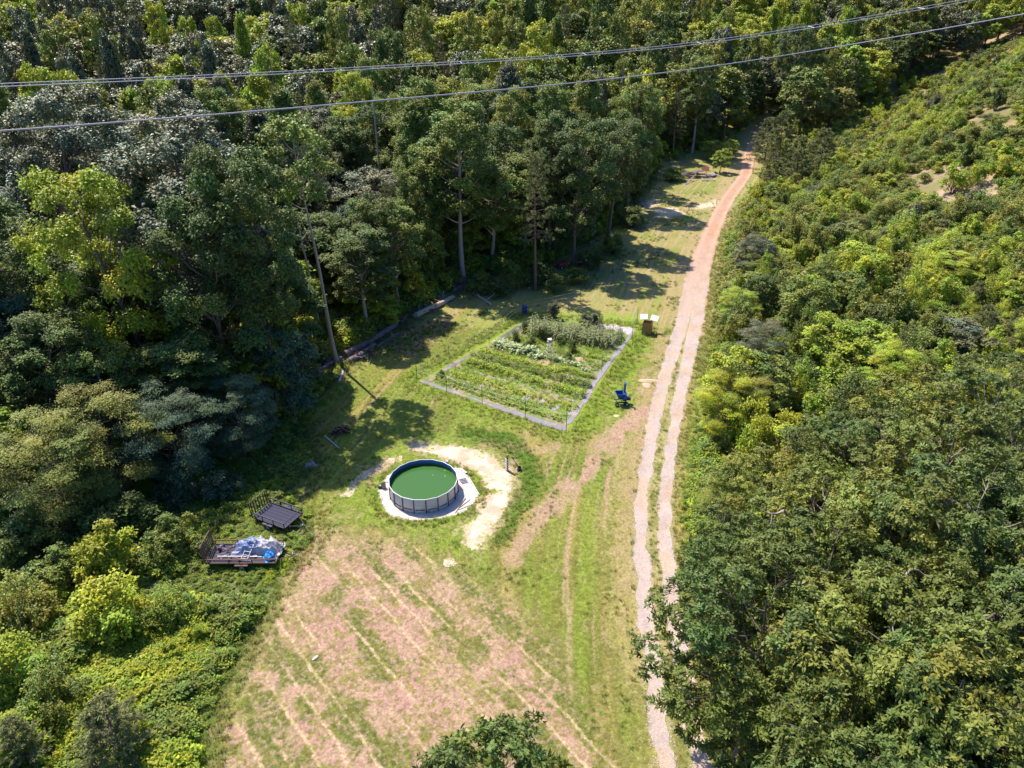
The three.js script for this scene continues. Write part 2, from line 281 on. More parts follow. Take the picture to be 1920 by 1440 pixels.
// ragged flat patch of soil or stone over the grass
function patchGeo(px, lift, rag = 0.35, step = 0.18, color = null, holes = 0) {
  const q = (px[0].isVector3 ? px : px.map(([x, y]) => at(x, y))); const rg = new Region(q, 0.15), g = new Geo(), xs = q.map((p) => p.x), zs = q.map((p) => p.z), x0 = Math.min(...xs) - 0.6, x1 = Math.max(...xs) + 0.6, z0 = Math.min(...zs) - 0.6, z1 = Math.max(...zs) + 0.6;
  const nx = Math.ceil((x1 - x0) / step), nz = Math.ceil((z1 - z0) / step), id = new Int32Array((nx + 1) * (nz + 1)).fill(-1);
  const inn = (x, z) => rg.sd(x, z) + (fbm(x * 1.6, z * 1.6, 3) - 0.5) * rag * 2 > 0 && (!holes || fbm(x * 1.05 + 33, z * 1.05, 3) < holes);
  const vert = (i, j) => { const k = j * (nx + 1) + i; if (id[k] < 0) { const x = x0 + i * step + (noise(i * 3.1, j * 3.7) - 0.5) * step * 0.7, z = z0 + j * step + (noise(i * 2.3 + 50, j * 4.1) - 0.5) * step * 0.7, c = color ? color(x, z) : [1, 1, 1]; id[k] = g.v(x, H(x, z) + lift, z, 0, 1, 0, c[0], c[1], c[2], x, z); } return id[k]; };
  for (let j = 0; j < nz; j++) for (let i = 0; i < nx; i++) if (inn(x0 + (i + 0.5) * step, z0 + (j + 0.5) * step)) { const a = vert(i, j), b = vert(i + 1, j), c = vert(i + 1, j + 1), d = vert(i, j + 1); g.i.push(a, d, c, a, c, b); }
  return g.build();
}
const grain = texture(512, 512, (u, v) => { const g = (0.8 + 0.35 * noise(u * 64, v * 64)) * (0.82 + 0.35 * noise(u * 128 + 7, v * 128)) * (0.9 + 0.2 * fbm(u * 8, v * 8, 2)); return [0.8 * g, 0.8 * g, 0.8 * g]; }, true);
grain.repeat.set(0.4, 0.4);
const grainMat = std([1, 1, 1], 0.95, { map: grain, vertexColors: true });
const sandCol = (x, z) => mix3([0.85, 0.66, 0.5], [0.66, 0.46, 0.33], sst(0.4, 0.65, fbm(x * 1.3, z * 1.3, 3)));
solo('sandy_path', patchGeo([[768, 842], [800, 834], [850, 836], [895, 846], [930, 862], [945, 880], [962, 888], [960, 910], [953, 940], [935, 975], [918, 1000], [902, 1018], [893, 1030], [882, 1024], [880, 1000], [892, 972], [912, 948], [922, 925], [912, 905], [895, 890], [878, 880], [860, 868], [830, 855], [800, 848]], 0.006, 0.5, 0.12, sandCol, 0.6), grainMat, null, null, null, 'structure');
solo('sandy_path', patchGeo([[640, 930], [655, 905], [690, 880], [735, 860], [757, 852], [754, 862], [705, 888], [675, 905], [655, 935]], 0.006, 0.3, 0.16, sandCol), grainMat, null, null, null, 'structure');
solo('bare_soil', patchGeo([[832, 1048], [850, 1046], [860, 1056], [846, 1064], [834, 1058]], 0.006, 0.25, 0.12, sandCol), grainMat, null, null, null, 'structure');
const PADPX = [[707, 914], [728, 890], [790, 872], [862, 877], [880, 897], [898, 928], [886, 946], [868, 962], [826, 972], [780, 977], [735, 968], [720, 955]];
solo('gravel_pad', patchGeo(PADPX, 0.014, 0.1, 0.14, (x, z) => mix3([0.78, 0.68, 0.64], [0.66, 0.55, 0.50], fbm(x * 2, z * 2, 3))), grainMat, null, null, null, 'structure');
// ---------------------------------------------------------------- foliage builders
const leafMat = (c, rough = 0.75, tr = 0.35) => new THREE.MeshPhysicalMaterial({ color: rgb(...c), roughness: rough, specularIntensity: 0.6, vertexColors: true, side: THREE.DoubleSide, transmission: tr, thickness: 0, ior: 1.4 });
const LEAF = {
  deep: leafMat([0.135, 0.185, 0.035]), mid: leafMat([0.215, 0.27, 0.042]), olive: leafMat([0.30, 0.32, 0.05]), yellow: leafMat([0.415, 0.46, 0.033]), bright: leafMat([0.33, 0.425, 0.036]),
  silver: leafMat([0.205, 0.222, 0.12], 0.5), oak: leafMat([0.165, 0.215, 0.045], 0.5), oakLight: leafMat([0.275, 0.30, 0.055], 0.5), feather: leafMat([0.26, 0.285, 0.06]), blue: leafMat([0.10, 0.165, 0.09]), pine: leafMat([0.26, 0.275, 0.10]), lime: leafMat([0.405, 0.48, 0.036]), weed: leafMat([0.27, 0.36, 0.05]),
  squash: leafMat([0.42, 0.5, 0.26]), corn: leafMat([0.265, 0.295, 0.125]),
};
const BARK = std([0.16, 0.115, 0.095], 0.95, { vertexColors: true }), PALEBARK = std([0.36, 0.28, 0.26], 0.9, { vertexColors: true }), REDBARK = std([0.2, 0.11, 0.08], 0.95, { vertexColors: true });
const gauss = () => (R() + R() + R() - 1.5) * 1.15;
const dirRand = () => { const y = R() * 2 - 1, a = R() * 6.2832, s = Math.sqrt(1 - y * y); return V(Math.cos(a) * s, y, Math.sin(a) * s); };
function leaf(g, px, py, pz, n, t, L, W, c) { // folded leaf: base, two sides, tip
  let sx = n.y * t.z - n.z * t.y, sy = n.z * t.x - n.x * t.z, sz = n.x * t.y - n.y * t.x; const q = W * 0.5 / (Math.hypot(sx, sy, sz) || 1); sx *= q; sy *= q; sz *= q;
  const f = W * 0.14, mx = px + t.x * L * 0.55 + n.x * f, my = py + t.y * L * 0.55 + n.y * f, mz = pz + t.z * L * 0.55 + n.z * f;
  const k = g.v(px, py, pz, n.x, n.y, n.z, c[0], c[1], c[2]);
  g.v(mx + sx, my + sy, mz + sz, n.x + sx / W, n.y + sy / W, n.z + sz / W, c[0], c[1], c[2]);
  g.v(px + t.x * L - n.x * f, py + t.y * L - n.y * f, pz + t.z * L - n.z * f, n.x, n.y, n.z, c[0], c[1], c[2]);
  g.v(mx - sx, my - sy, mz - sz, n.x - sx / W, n.y - sy / W, n.z - sz / W, c[0], c[1], c[2]);
  g.i.push(k, k + 2, k + 1, k, k + 3, k + 2);
}
function leafTint(v, warm) { const b = 1 - v + 2 * v * R(), w = (R() - 0.4) * warm; return [b * (1 + w), b * (1 + w * 0.25), b * (1 - w * 0.5)]; }
const perp = (n) => { const r = dirRand(); return r.addScaledVector(n, -r.dot(n)).normalize(); };
// a spray of loose leaves round a twig end
function spray(g, c, dir, m, sig, L, W, tint, flat = 1) {
  for (let i = 0; i < m; i++) {
    const x = c.x + gauss() * sig, y = c.y + gauss() * sig * flat, z = c.z + gauss() * sig;
    const n = dirRand().multiplyScalar(flat < 0.5 ? 0.35 : 0.62).addScaledVector(dir, 0.5); n.y += 0.6; n.normalize();
    const t = perp(n).addScaledVector(dir, 0.4); t.y -= 0.15; t.normalize();
    const s = 0.7 + R() * 0.6, lt = leafTint(0.28, 0.25);
    leaf(g, x, y, z, n, t, L * s, W * s, [tint[0] * lt[0], tint[1] * lt[1], tint[2] * lt[2]]);
  }
}
// a rosette: leaves radiating from the twig end, as oaks carry them
function rosette(g, c, dir, m, L, W, tint) {
  const a = perp(dir), b = V(0, 0, 0).crossVectors(dir, a), o = R() * 6.28;
  for (let i = 0; i < m; i++) {
    const w = o + (i / m) * 6.283 + gauss() * 0.2, el = 0.1 + R() * 0.75, t = a.clone().multiplyScalar(Math.cos(w) * Math.cos(el)).addScaledVector(b, Math.sin(w) * Math.cos(el)).addScaledVector(dir, Math.sin(el)); t.y -= 0.22; t.normalize();
    const n = dir.clone().addScaledVector(t, -dir.dot(t)).addScaledVector(dirRand(), 0.35).normalize(), s = 0.75 + R() * 0.5, lt = leafTint(0.25, 0.2);
    leaf(g, c.x + gauss() * 0.05, c.y + gauss() * 0.05, c.z + gauss() * 0.05, n, t, L * s, W * s, [tint[0] * lt[0], tint[1] * lt[1], tint[2] * lt[2]]);
  }
}
function limb(g, a, b, r0, r1, sides, sag = 0.12, segs = 4) {
  const pts = [], rad = [], d = a.distanceTo(b), w = dirRand().multiplyScalar(d * 0.1);
  for (let i = 0; i <= segs; i++) { const t = i / segs, p = a.clone().lerp(b, t), k = Math.sin(t * Math.PI); p.addScaledVector(w, k); p.y -= k * d * sag * (1 - t); pts.push(p); rad.push(mix(r0, r1, t)); }
  const s = 0.8 + R() * 0.4; tube(g, pts, rad, sides, [s, s, s], false); return pts;
}
// a broadleaf tree: trunk and limbs in one geometry, leaves in the other
function broad({ seed, h, r, hb, K = 26, sprays = 26, leaves = 26, L = 0.3, W = 0.2, sig = 0.3, env = 'round', lr = [0.26, 0.4], lean = 0, trunkR = 0.014, ros = false, flat = 1, tv = 0.22 }) {
  R = rng(seed); const T = new Geo(), F = new Geo(), top = h * 0.9, la = R() * 6.28, pts = [], rad = [], r0 = h * trunkR;
  const tx = (y) => Math.cos(la) * lean * y * y / h + Math.sin(y * 0.35 + seed) * 0.12, tz = (y) => Math.sin(la) * lean * y * y / h + Math.cos(y * 0.3 + seed) * 0.12;
  for (let i = 0; i <= 9; i++) { const t = i / 9, y = t * top; pts.push(V(tx(y), y - 0.3 * (i === 0), tz(y))); rad.push(r0 * (i === 0 ? 1.35 : mix(1, 0.16, Math.pow(t, 0.9)))); }
  tube(T, pts, rad, 8, [1, 1, 1], false);
  for (let k = 0; k < K; k++) {
    const f = env === 'cone' ? Math.pow((k + 0.5) / K, 0.8) : (k + 0.5) / K, a = k * 2.39996 + R() * 0.9, y = hb + (h - hb) * (0.06 + 0.84 * f);
    const e = env === 'cone' ? Math.pow(1 - f, 0.75) * 0.95 + 0.1 : env === 'umbrella' ? Math.pow(Math.sin(Math.PI * (0.12 + 0.5 * f)), 0.8) * (f > 0.75 ? 1.7 - f : 1) : Math.pow(Math.sin(Math.PI * (0.16 + 0.72 * f)), 0.75);
    const q = r * e * (0.42 + 0.5 * Math.sqrt(R())), rad2 = r * rr(...lr) * (0.75 + 0.35 * e), c = V(tx(y) + Math.cos(a) * q, y + gauss() * 0.4, tz(y) + Math.sin(a) * q);
    const y0 = clamp(y - q * (0.5 + R() * 0.5), hb * 0.55, top * 0.96), A = V(tx(y0), y0, tz(y0));
    const lp = limb(T, A, c, r0 * mix(0.42, 0.14, y0 / h), r0 * 0.07, 5);
    const g0 = 1 - tv + 2 * tv * R(), wm = (R() - 0.45) * 0.3, tint = [g0 * (1 + wm), g0, g0 * (1 - wm)];
    for (let s = 0; s < sprays; s++) {
      const d = dirRand(); if (d.y < -0.35) d.y *= -0.6; d.normalize(); const out = V(c.x - tx(y), 0, c.z - tz(y)).multiplyScalar(0.5 / (r || 1)); d.add(out).normalize();
      const p = c.clone().addScaledVector(d, rad2 * (0.55 + 0.55 * R())); p.y = c.y + (p.y - c.y) * (env === 'cone' ? 1.1 : 0.72);
      if (s % 5 === 0) limb(T, lp[3], p, r0 * 0.07, r0 * 0.025, 3, 0.05, 2);
      if (ros) { for (let e2 = 0; e2 < leaves; e2++) { const pp = p.clone().add(V(gauss() * sig, gauss() * sig * 0.7, gauss() * sig)); rosette(F, pp, d.clone().addScaledVector(dirRand(), 0.5).add(V(0, 0.45, 0)).normalize(), 7 + Math.floor(R() * 3), L, W, tint); } } else spray(F, p, d, leaves, sig, L, W, tint, flat);
    }
  }
  return { trunk: T.build(), crown: F.build(), h, r };
}
// a pine: whorls of branches with thin needle tufts
function pine({ seed, h, r, hb, step = 0.55, L = 0.28, W = 0.05, tufts = 9, nd = 10 }) {
  R = rng(seed); const T = new Geo(), F = new Geo(), r0 = h * 0.012, pts = [], rad = [];
  for (let i = 0; i <= 8; i++) { const t = i / 8; pts.push(V(Math.sin(t * 3 + seed) * 0.15, t * h - 0.3 * (i === 0), Math.cos(t * 2.4 + seed) * 0.15)); rad.push(r0 * mix(1.2, 0.12, t)); }
  tube(T, pts, rad, 7, [1, 1, 1], false);
  for (let y = hb; y < h - 0.2; y += step * (0.8 + 0.4 * R())) {
    const f = (y - hb) / (h - hb), len = r * Math.pow(1 - f, 0.65) * (0.7 + 0.5 * R()) + 0.25, m = 4 + Math.floor(R() * 2.5), a0 = R() * 6.28;
    for (let b = 0; b < m; b++) {
      const a = a0 + (b / m) * 6.28 + gauss() * 0.25, l = len * (0.6 + 0.5 * R()), up = mix(-0.05, 0.55, f) + gauss() * 0.1, d = V(Math.cos(a), up, Math.sin(a)).normalize(), A = V(0, y, 0), B = A.clone().addScaledVector(d, l);
      limb(T, A, B, r0 * 0.3 * (1 - f * 0.6), r0 * 0.06, 4, 0.1, 3); const g0 = 0.75 + 0.5 * R();
      for (let s = 0; s < tufts; s++) { const t = 0.3 + 0.7 * Math.sqrt(R()), c = A.clone().addScaledVector(d, l * t).add(V(gauss() * 0.32 * l * 0.5, gauss() * 0.12 + 0.05, gauss() * 0.32 * l * 0.5)); const tip = d.clone().addScaledVector(dirRand(), 0.7).normalize();
        for (let q = 0; q < nd; q++) { const t2 = tip.clone().addScaledVector(dirRand(), 0.85); t2.y += 0.25; t2.normalize(); const n = perp(t2); if (n.y < 0) n.negate(); const lt = leafTint(0.25, 0.2); leaf(F, c.x + gauss() * 0.06, c.y + gauss() * 0.06, c.z + gauss() * 0.06, n, t2, L * (0.7 + 0.6 * R()), W, [g0 * lt[0], g0 * lt[1], g0 * lt[2]]); } }
    }
  }
  return { trunk: T.build(), crown: F.build(), h, r };
}
// a many-stemmed bush
function bush({ seed, h, r, K = 12, sprays = 16, leaves = 16, L = 0.17, W = 0.1, sig = 0.16, flat = 1, ros = false }) {
  R = rng(seed); const T = new Geo(), F = new Geo();
  for (let k = 0; k < K; k++) {
    const a = k * 2.4 + R(), f = Math.sqrt((k + 0.4) / K), q = r * 0.85 * f * (0.4 + 0.9 * R()), y = h * mix(0.8, 0.34, f * f) * (0.45 + 0.75 * R()), c = V(Math.cos(a) * q, y, Math.sin(a) * q), lr = r * (0.2 + 0.24 * R());
    const lp = limb(T, V(Math.cos(a) * 0.1, -0.1, Math.sin(a) * 0.1), c, 0.035, 0.012, 4, -0.1, 3); const g0 = 0.72 + 0.5 * R(), wm = (R() - 0.4) * 0.4, tint = [g0 * (1 + wm), g0, g0 * (1 - wm)];
    for (let s = 0; s < sprays; s++) { const d = dirRand(); if (d.y < -0.5) d.y *= -1; const p = c.clone().addScaledVector(d, lr * (0.5 + 0.65 * R())); p.y = Math.max(0.08, p.y); if (ros) for (let e = 0; e < leaves; e++) rosette(F, p.clone().add(V(gauss() * sig, gauss() * sig, gauss() * sig)), d.clone().add(V(0, 0.6, 0)).normalize(), 7, L, W, tint); else spray(F, p, d, leaves, sig, L, W, tint, flat); }
  }
  return { trunk: T.build(), crown: F.build(), h, r };
}
// prototypes: near the camera with true-sized leaves, farther with sprays that read as leaves at that distance
const NEAR = [1, 2, 3].map((s) => broad({ seed: 100 + s, h: 12, r: 4.6, hb: 2.6, K: 38, sprays: 28, leaves: 4, L: 0.22, W: 0.095, sig: 0.2, ros: true, lr: [0.2, 0.31], tv: 0.2, lean: 0.06 }));
const OPEN = broad({ seed: 111, h: 14, r: 4.6, hb: 4.5, K: 22, sprays: 26, leaves: 4, L: 0.22, W: 0.095, sig: 0.2, ros: true, lr: [0.2, 0.3], tv: 0.2, lean: 0.1, trunkR: 0.026 });
const MID = [
  ...[1, 2, 3, 4].map((s) => broad({ seed: 200 + s, h: 20, r: 4.7, hb: 3.5 + s, K: 36, sprays: 26, leaves: 32, L: 0.27, W: 0.15, sig: 0.33, lean: 0.05 * s, lr: [0.2, 0.34], tv: 0.26 })),
];
const TALL = [1, 2].map((s) => broad({ seed: 300 + s, h: 23, r: 3.6, hb: 8, K: 36, sprays: 24, leaves: 30, L: 0.27, W: 0.16, sig: 0.32, env: s === 1 ? 'cone' : 'round', lr: [0.24, 0.36], tv: 0.24 }));
const SPARSE = broad({ seed: 350, h: 23, r: 3.0, hb: 15.5, K: 18, sprays: 16, leaves: 16, L: 0.34, W: 0.2, sig: 0.32, lr: [0.22, 0.34], lean: 0.1, trunkR: 0.0095 });
const FAR = [1, 2, 3, 4].map((s) => broad({ seed: 400 + s, h: 20, r: 5, hb: 5, K: 26, sprays: 18, leaves: 12, L: 0.58, W: 0.42, sig: 0.45, env: s === 4 ? 'cone' : 'round', lr: [0.2, 0.36], lean: 0.05, tv: 0.26 }));
const YOUNG = [1, 2].map((s) => broad({ seed: 500 + s, h: 8, r: 2.4, hb: 1.4, K: 24, sprays: 20, leaves: 16, L: 0.26, W: 0.15, sig: 0.2, lr: [0.24, 0.36], lean: 0.05, tv: 0.22 }));
const FEATHER = [1, 2].map((s) => broad({ seed: 550 + s, h: 9, r: 3.4, hb: 1.6, K: 30, sprays: 26, leaves: 40, L: 0.15, W: 0.06, sig: 0.34, flat: 0.22, lr: [0.22, 0.36], lean: 0.1 }));
const PINE = [pine({ seed: 601, h: 9, r: 2.3, hb: 0.4, step: 0.42, tufts: 13, nd: 11, W: 0.06 }), pine({ seed: 602, h: 17, r: 2.8, hb: 7, step: 0.7, L: 0.34, W: 0.07 })];
const SHRUB = [bush({ seed: 701, h: 2.6, r: 1.7, K: 18 }), bush({ seed: 702, h: 3.4, r: 1.6, K: 20, L: 0.2, W: 0.11 }), bush({ seed: 703, h: 2.2, r: 2.1, K: 22, L: 0.15, W: 0.09 }), bush({ seed: 704, h: 3, r: 1.8, K: 18, sprays: 13, leaves: 3, L: 0.2, W: 0.08, ros: true })];
const CLUMP = [bush({ seed: 711, h: 0.9, r: 0.75, K: 9, sprays: 9, leaves: 9, L: 0.15, W: 0.08, sig: 0.12 }), bush({ seed: 712, h: 0.7, r: 0.6, K: 7, sprays: 9, leaves: 9, L: 0.12, W: 0.07, sig: 0.1 })];
R = rng(21);
// plants one tree: a thing with a trunk and a crown
function plant(name, proto, mat, bark, x, z, h, w, label, category, group, lean) {
  const o = thing(name, label, category, [x, H(x, z), z], R() * 6.283, group), sx = (w ?? proto.r * h / proto.h) / proto.r; o.scale.set(sx, h / proto.h, sx * rr(0.9, 1.1));
  if (lean) o.rotation.set(lean[1], 0, lean[0]);
  part('trunk', proto.trunk, bark, o); part('crown', proto.crown, mat, o); return o;
}
function stuffOf(name, protos, mats, list, label, category) { // list of {p, m, x, y, z, s, sy, a}: one object made of instanced copies
  const g = new THREE.Group(); g.name = numbered(name); scene.add(g); tag(g, label, category, null, 'stuff');
  const M = new THREE.Matrix4(), Q = new THREE.Quaternion(), Y = V(0, 1, 0), by = {};
  for (const e of list) (by[e.p + '|' + e.m] ??= []).push(e);
  for (const [k, a] of Object.entries(by)) {
    const [p, m] = k.split('|'), geos = protos[p].crown ? [[protos[p].crown, mats[m]], ...(protos[p].skip ? [] : [[protos[p].trunk, BARK]])] : [[protos[p], mats[m]]];
    for (const [geo, mat] of geos) { const im = shade(new THREE.InstancedMesh(geo, mat, a.length)); im.name = geo === protos[p].trunk ? 'stems' : 'foliage'; im.userData.kind = 'stuff'; a.forEach((e, i) => { im.setMatrixAt(i, M.compose(V(e.x, e.y, e.z), Q.setFromAxisAngle(Y, e.a), V(e.s, e.sy ?? e.s, e.s))); if (e.c) im.setColorAt(i, rgb(...e.c)); }); g.add(im); }
  }
  return g;
}
const taken = new Map(), cellKey = (x, z) => Math.floor(x / 4) + ',' + Math.floor(z / 4);
function free(x, z, d) { const i = Math.floor(x / 4), j = Math.floor(z / 4), n = Math.ceil(d / 4); for (let a = -n; a <= n; a++) for (let b = -n; b <= n; b++) for (const p of taken.get((i + a) + ',' + (j + b)) ?? []) if (Math.hypot(p[0] - x, p[1] - z) < d) return false; return true; }
function take(x, z) { const k = cellKey(x, z); taken.has(k) || taken.set(k, []); taken.get(k).push([x, z]); }

// ---- single trees of the left wood that the photograph lets one pick out
const hero = (name, proto, m, bark, px, py, h, w, label, category = 'tree', lean) => { const p = at(px, py); take(p.x, p.z); return plant(name, proto, LEAF[m], bark, p.x, p.z, h, w, label, category, null, lean); };
hero('leaning_tree', SPARSE, 'mid', PALEBARK, 634, 682, 24.5, 3, 'tall leaning tree with a long bare pale trunk rising from the fallen logs', 'tree', [0.075, 0.02]);
hero('broadleaf_tree', MID[0], 'yellow', BARK, 318, 792, 23, 4.8, 'big yellow-green tree with a dark slanting trunk, beside the silvery tree', 'tree', [0.1, 0]);
hero('broadleaf_tree', MID[1], 'silver', BARK, 425, 720, 25, 6.6, 'broad tree with silvery grey-green crown left of the leaning bare trunk');
hero('broadleaf_tree', MID[2], 'silver', BARK, 175, 590, 26, 6.2, 'silvery grey-green tree at the left edge just under the upper power line');
hero('broadleaf_tree', MID[3], 'deep', BARK, 60, 760, 20, 5, 'dark green tree at the left edge in the shade of the yellow-green tree');
hero('locust_tree', FEATHER[0], 'feather', BARK, 140, 985, 9, 3.9, 'feathery olive tree at the left above the weedy strip, nearer to the edge', 'tree');
hero('locust_tree', FEATHER[1], 'feather', BARK, 238, 945, 9.5, 3.7, 'feathery olive tree at the left, right of its lower neighbour', 'tree');
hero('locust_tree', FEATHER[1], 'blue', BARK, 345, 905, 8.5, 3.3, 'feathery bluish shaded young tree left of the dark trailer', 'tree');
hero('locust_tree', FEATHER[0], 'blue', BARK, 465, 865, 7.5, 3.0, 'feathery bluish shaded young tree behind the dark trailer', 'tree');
hero('broadleaf_tree', YOUNG[0], 'blue', BARK, 555, 790, 8.5, 2.6, 'bluish shaded young tree at the left end of the fallen logs');
hero('sapling', YOUNG[1], 'bright', BARK, 30, 935, 8.5, 3.0, 'bright green young tree at the left edge beside the feathery tree', 'sapling');
hero('sapling', FEATHER[1], 'lime', BARK, 95, 830, 7.5, 2.6, 'yellow-lime young tree with level branches lit in front of the dark wood', 'sapling');
hero('broadleaf_tree', YOUNG[0], 'olive', BARK, 480, 690, 11, 3.2, 'sunlit olive young tree among dark trees left of the leaning trunk');
hero('broadleaf_tree', YOUNG[1], 'bright', BARK, 560, 645, 10, 2.8, 'sunlit bright green young tree just left of the leaning trunk');
hero('broadleaf_tree', MID[0], 'deep', BARK, 445, 790, 21, 4.4, 'tall dark tree shading the trailers, behind the bluish young trees');
hero('broadleaf_tree', MID[2], 'deep', BARK, 530, 765, 24, 4.2, 'tall dark tree left of the leaning trunk that shades the pool grass');
hero('broadleaf_tree', TALL[1], 'mid', PALEBARK, 868, 530, 23, 4.4, 'tall tree with a forked pale trunk behind the fallen logs', 'tree');
hero('pine_tree', PINE[1], 'pine', REDBARK, 1003, 545, 17, 2.6, 'thin pine with a reddish trunk behind the garden', 'pine');
hero('broadleaf_tree', MID[0], 'deep', BARK, 1075, 500, 20, 4.5, 'dark green full tree at the edge of the mown lawn behind the red machines');
hero('broadleaf_tree', MID[2], 'deep', BARK, 1140, 455, 19, 4.4, 'dark green tree casting the shadow on the far lawn');
hero('broadleaf_tree', MID[1], 'mid', BARK, 1175, 400, 21, 4.6, 'green tree at the corner of the wood beside the far lawn');
hero('broadleaf_tree', TALL[1], 'mid', PALEBARK, 1297, 287, 21, 3.8, 'tree with two pale upright trunks behind the board pile');
hero('pine_tree', PINE[0], 'pine', BARK, 1455, 322, 12, 4.2, 'soft grey-green pine on the right side of the far clay track', 'pine');
hero('pine_tree', PINE[0], 'pine', BARK, 1487, 345, 9, 3.4, 'lower grey-green pine in front of the tall one by the clay track', 'pine');
hero('broadleaf_tree', MID[3], 'deep', PALEBARK, 1493, 235, 25, 6, 'tree with a thick grey trunk right of the end of the clay track');
hero('pine_tree', PINE[0], 'pine', BARK, 1432, 300, 9, 3.6, 'bushy grey-green pine at the right edge of the clay track near its end', 'pine');
hero('pine_tree', PINE[0], 'pine', BARK, 1530, 335, 9.5, 3.8, 'dark grey-green pine at the foot of the shady ridge wood', 'pine');
hero('pine_tree', PINE[0], 'pine', BARK, 1445, 362, 6, 2.8, 'lowest grey-green pine right beside the clay track', 'pine');
hero('bush', YOUNG[0], 'bright', BARK, 1350, 324, 4.6, 2.0, 'bright green bush between the board pile and the clay track', 'bush');
hero('bush', YOUNG[1], 'lime', BARK, 1366, 296, 4.2, 1.7, 'lime green bush at the left edge of the clay track near its end', 'bush');
hero('bush', YOUNG[1], 'bright', BARK, 1336, 300, 4.6, 2.2, 'green bush right behind the rubble heap', 'bush');
hero('bush', SHRUB[1], 'weed', BARK, 1262, 338, 2.6, 2, 'grassy green bush left of the board pile', 'bush');
[[905, 548, 2.4, 'mid', 'green bush at the foot of the wood just above the pale tan log'], [940, 556, 1.9, 'deep', 'low dark bush left of the blue barrel'], [965, 540, 2.6, 'mid', 'green bush in the shade above the blue barrel'], [1010, 533, 2.8, 'deep', 'dark bush at the foot of the thin pine behind the garden'], [1045, 545, 1.8, 'mid', 'low green bush in the shade behind the corn'], [1080, 530, 2.2, 'olive', 'olive bush in the shade below the red machines'], [1110, 505, 2.6, 'deep', 'dark bush right of the red mower deck'], [1150, 475, 2.8, 'mid', 'green bush at the edge of the shaded far lawn'], [1185, 425, 3, 'deep', 'dark bush at the corner of the wood by the far lawn']].forEach(([px, py, h, m, label], i) => hero('bush', SHRUB[i % 4], m, BARK, px, py, h, h * 0.8, label, 'bush'));
{ // dead trunks standing in the wood
  const snag = (px, py, h, r, lean, label) => { const p = at(px, py), g = new Geo(); R = rng(px); const pts = [], rad = []; for (let i = 0; i <= 8; i++) { const t = i / 8; pts.push(V(Math.sin(t * 4) * 0.15 + lean * t * h, t * h - 0.2, Math.cos(t * 3) * 0.12)); rad.push(r * mix(1.1, 0.35, t)); } tube(g, pts, rad, 8); for (let i = 0; i < 5; i++) { const q = pts[3 + i % 5]; limb(g, q, q.clone().add(V(gauss() * 1.2, 0.5 + R(), gauss() * 1.2)), r * 0.3, 0.02, 4); } const o = solo('dead_trunk', g.build(), PALEBARK, label, 'dead tree'); o.position.copy(p); take(p.x, p.z); };
  snag(722, 480, 22.5, 0.2, 0.012, 'tall bare pale dead trunk standing up to the lower power line');
  snag(1082, 330, 16, 0.16, -0.02, 'bare pale dead trunk in the wood behind the garden');
  snag(1155, 300, 19, 0.16, 0.02, 'thin pale dead trunk in the wood left of the far lawn');
  snag(603, 640, 13, 0.13, -0.05, 'short dark bare trunk right behind the leaning tree');
}
R = rng(23);
// ---- the wood: everything behind this front line
const EDGE = [[-400, 1010], [0, 985], [120, 975], [250, 930], [330, 890], [470, 845], [575, 745], [632, 685], [720, 632], [800, 565], [900, 515], [1000, 505], [1060, 468], [1165, 415], [1200, 350], [1232, 308], [1292, 286], [1365, 262], [1412, 226], [1436, 200]];
const EDGE2 = [[1462, 226], [1480, 258], [1530, 262], [1600, 215], [1660, 170], [1740, 130], [1830, 105], [1920, 78], [2200, 40]];
const wl = [...EDGE.map(([x, y]) => at(x, y)), V(64, 0, -300), V(64, 0, -420), V(-300, 0, -420), V(-300, 0, -50)], wr = [...EDGE2.map(([x, y]) => at(x, y)), V(330, 0, -420), V(70, 0, -420), V(70, 0, -260)];
const logLine = new Path([[575, 712], [640, 672], [706, 652], [745, 613], [782, 597], [850, 560], [905, 517]].map(([x, y]) => at(x, y)));
const blocks = (x, z) => { const q = screen(x, H(x, z), z); return (q[0] > 572 && q[0] < 672 && q[1] > 590 && q[1] < 800 && !(q[0] < 600 && q[1] < 640)) || Math.abs(logLine.near(x, z)[0]) < 1.6; };
const woodL = new Region(wl, 0.6), woodR = new Region(wr, 0.6);
const inWood = (x, z) => Math.max(woodL.sd(x, z), woodR.sd(x, z));
const zone = (x, z) => woodR.sd(x, z) > 0 ? 'ridge wood' : z < -170 ? 'far wood at the top' : x < -14 && z > -95 ? 'shady left wood' : x < 25 ? 'wood behind the garden' : 'wood left of the track';
const where = (x, z, s) => (s < 7 ? 'front edge' : 'inner part') + ' of the ' + zone(x, z) + ', ' + (() => { const q = screen(x, H(x, z) + 10, z)[0]; return q < 400 ? 'far left' : q < 800 ? 'mid left' : q < 1200 ? 'mid right' : 'far right'; })();
const WORDS = { deep: 'dark green', mid: 'green', olive: 'olive green', yellow: 'yellow-green', bright: 'bright light green', silver: 'silvery green', blue: 'bluish green', pine: 'grey-green' };
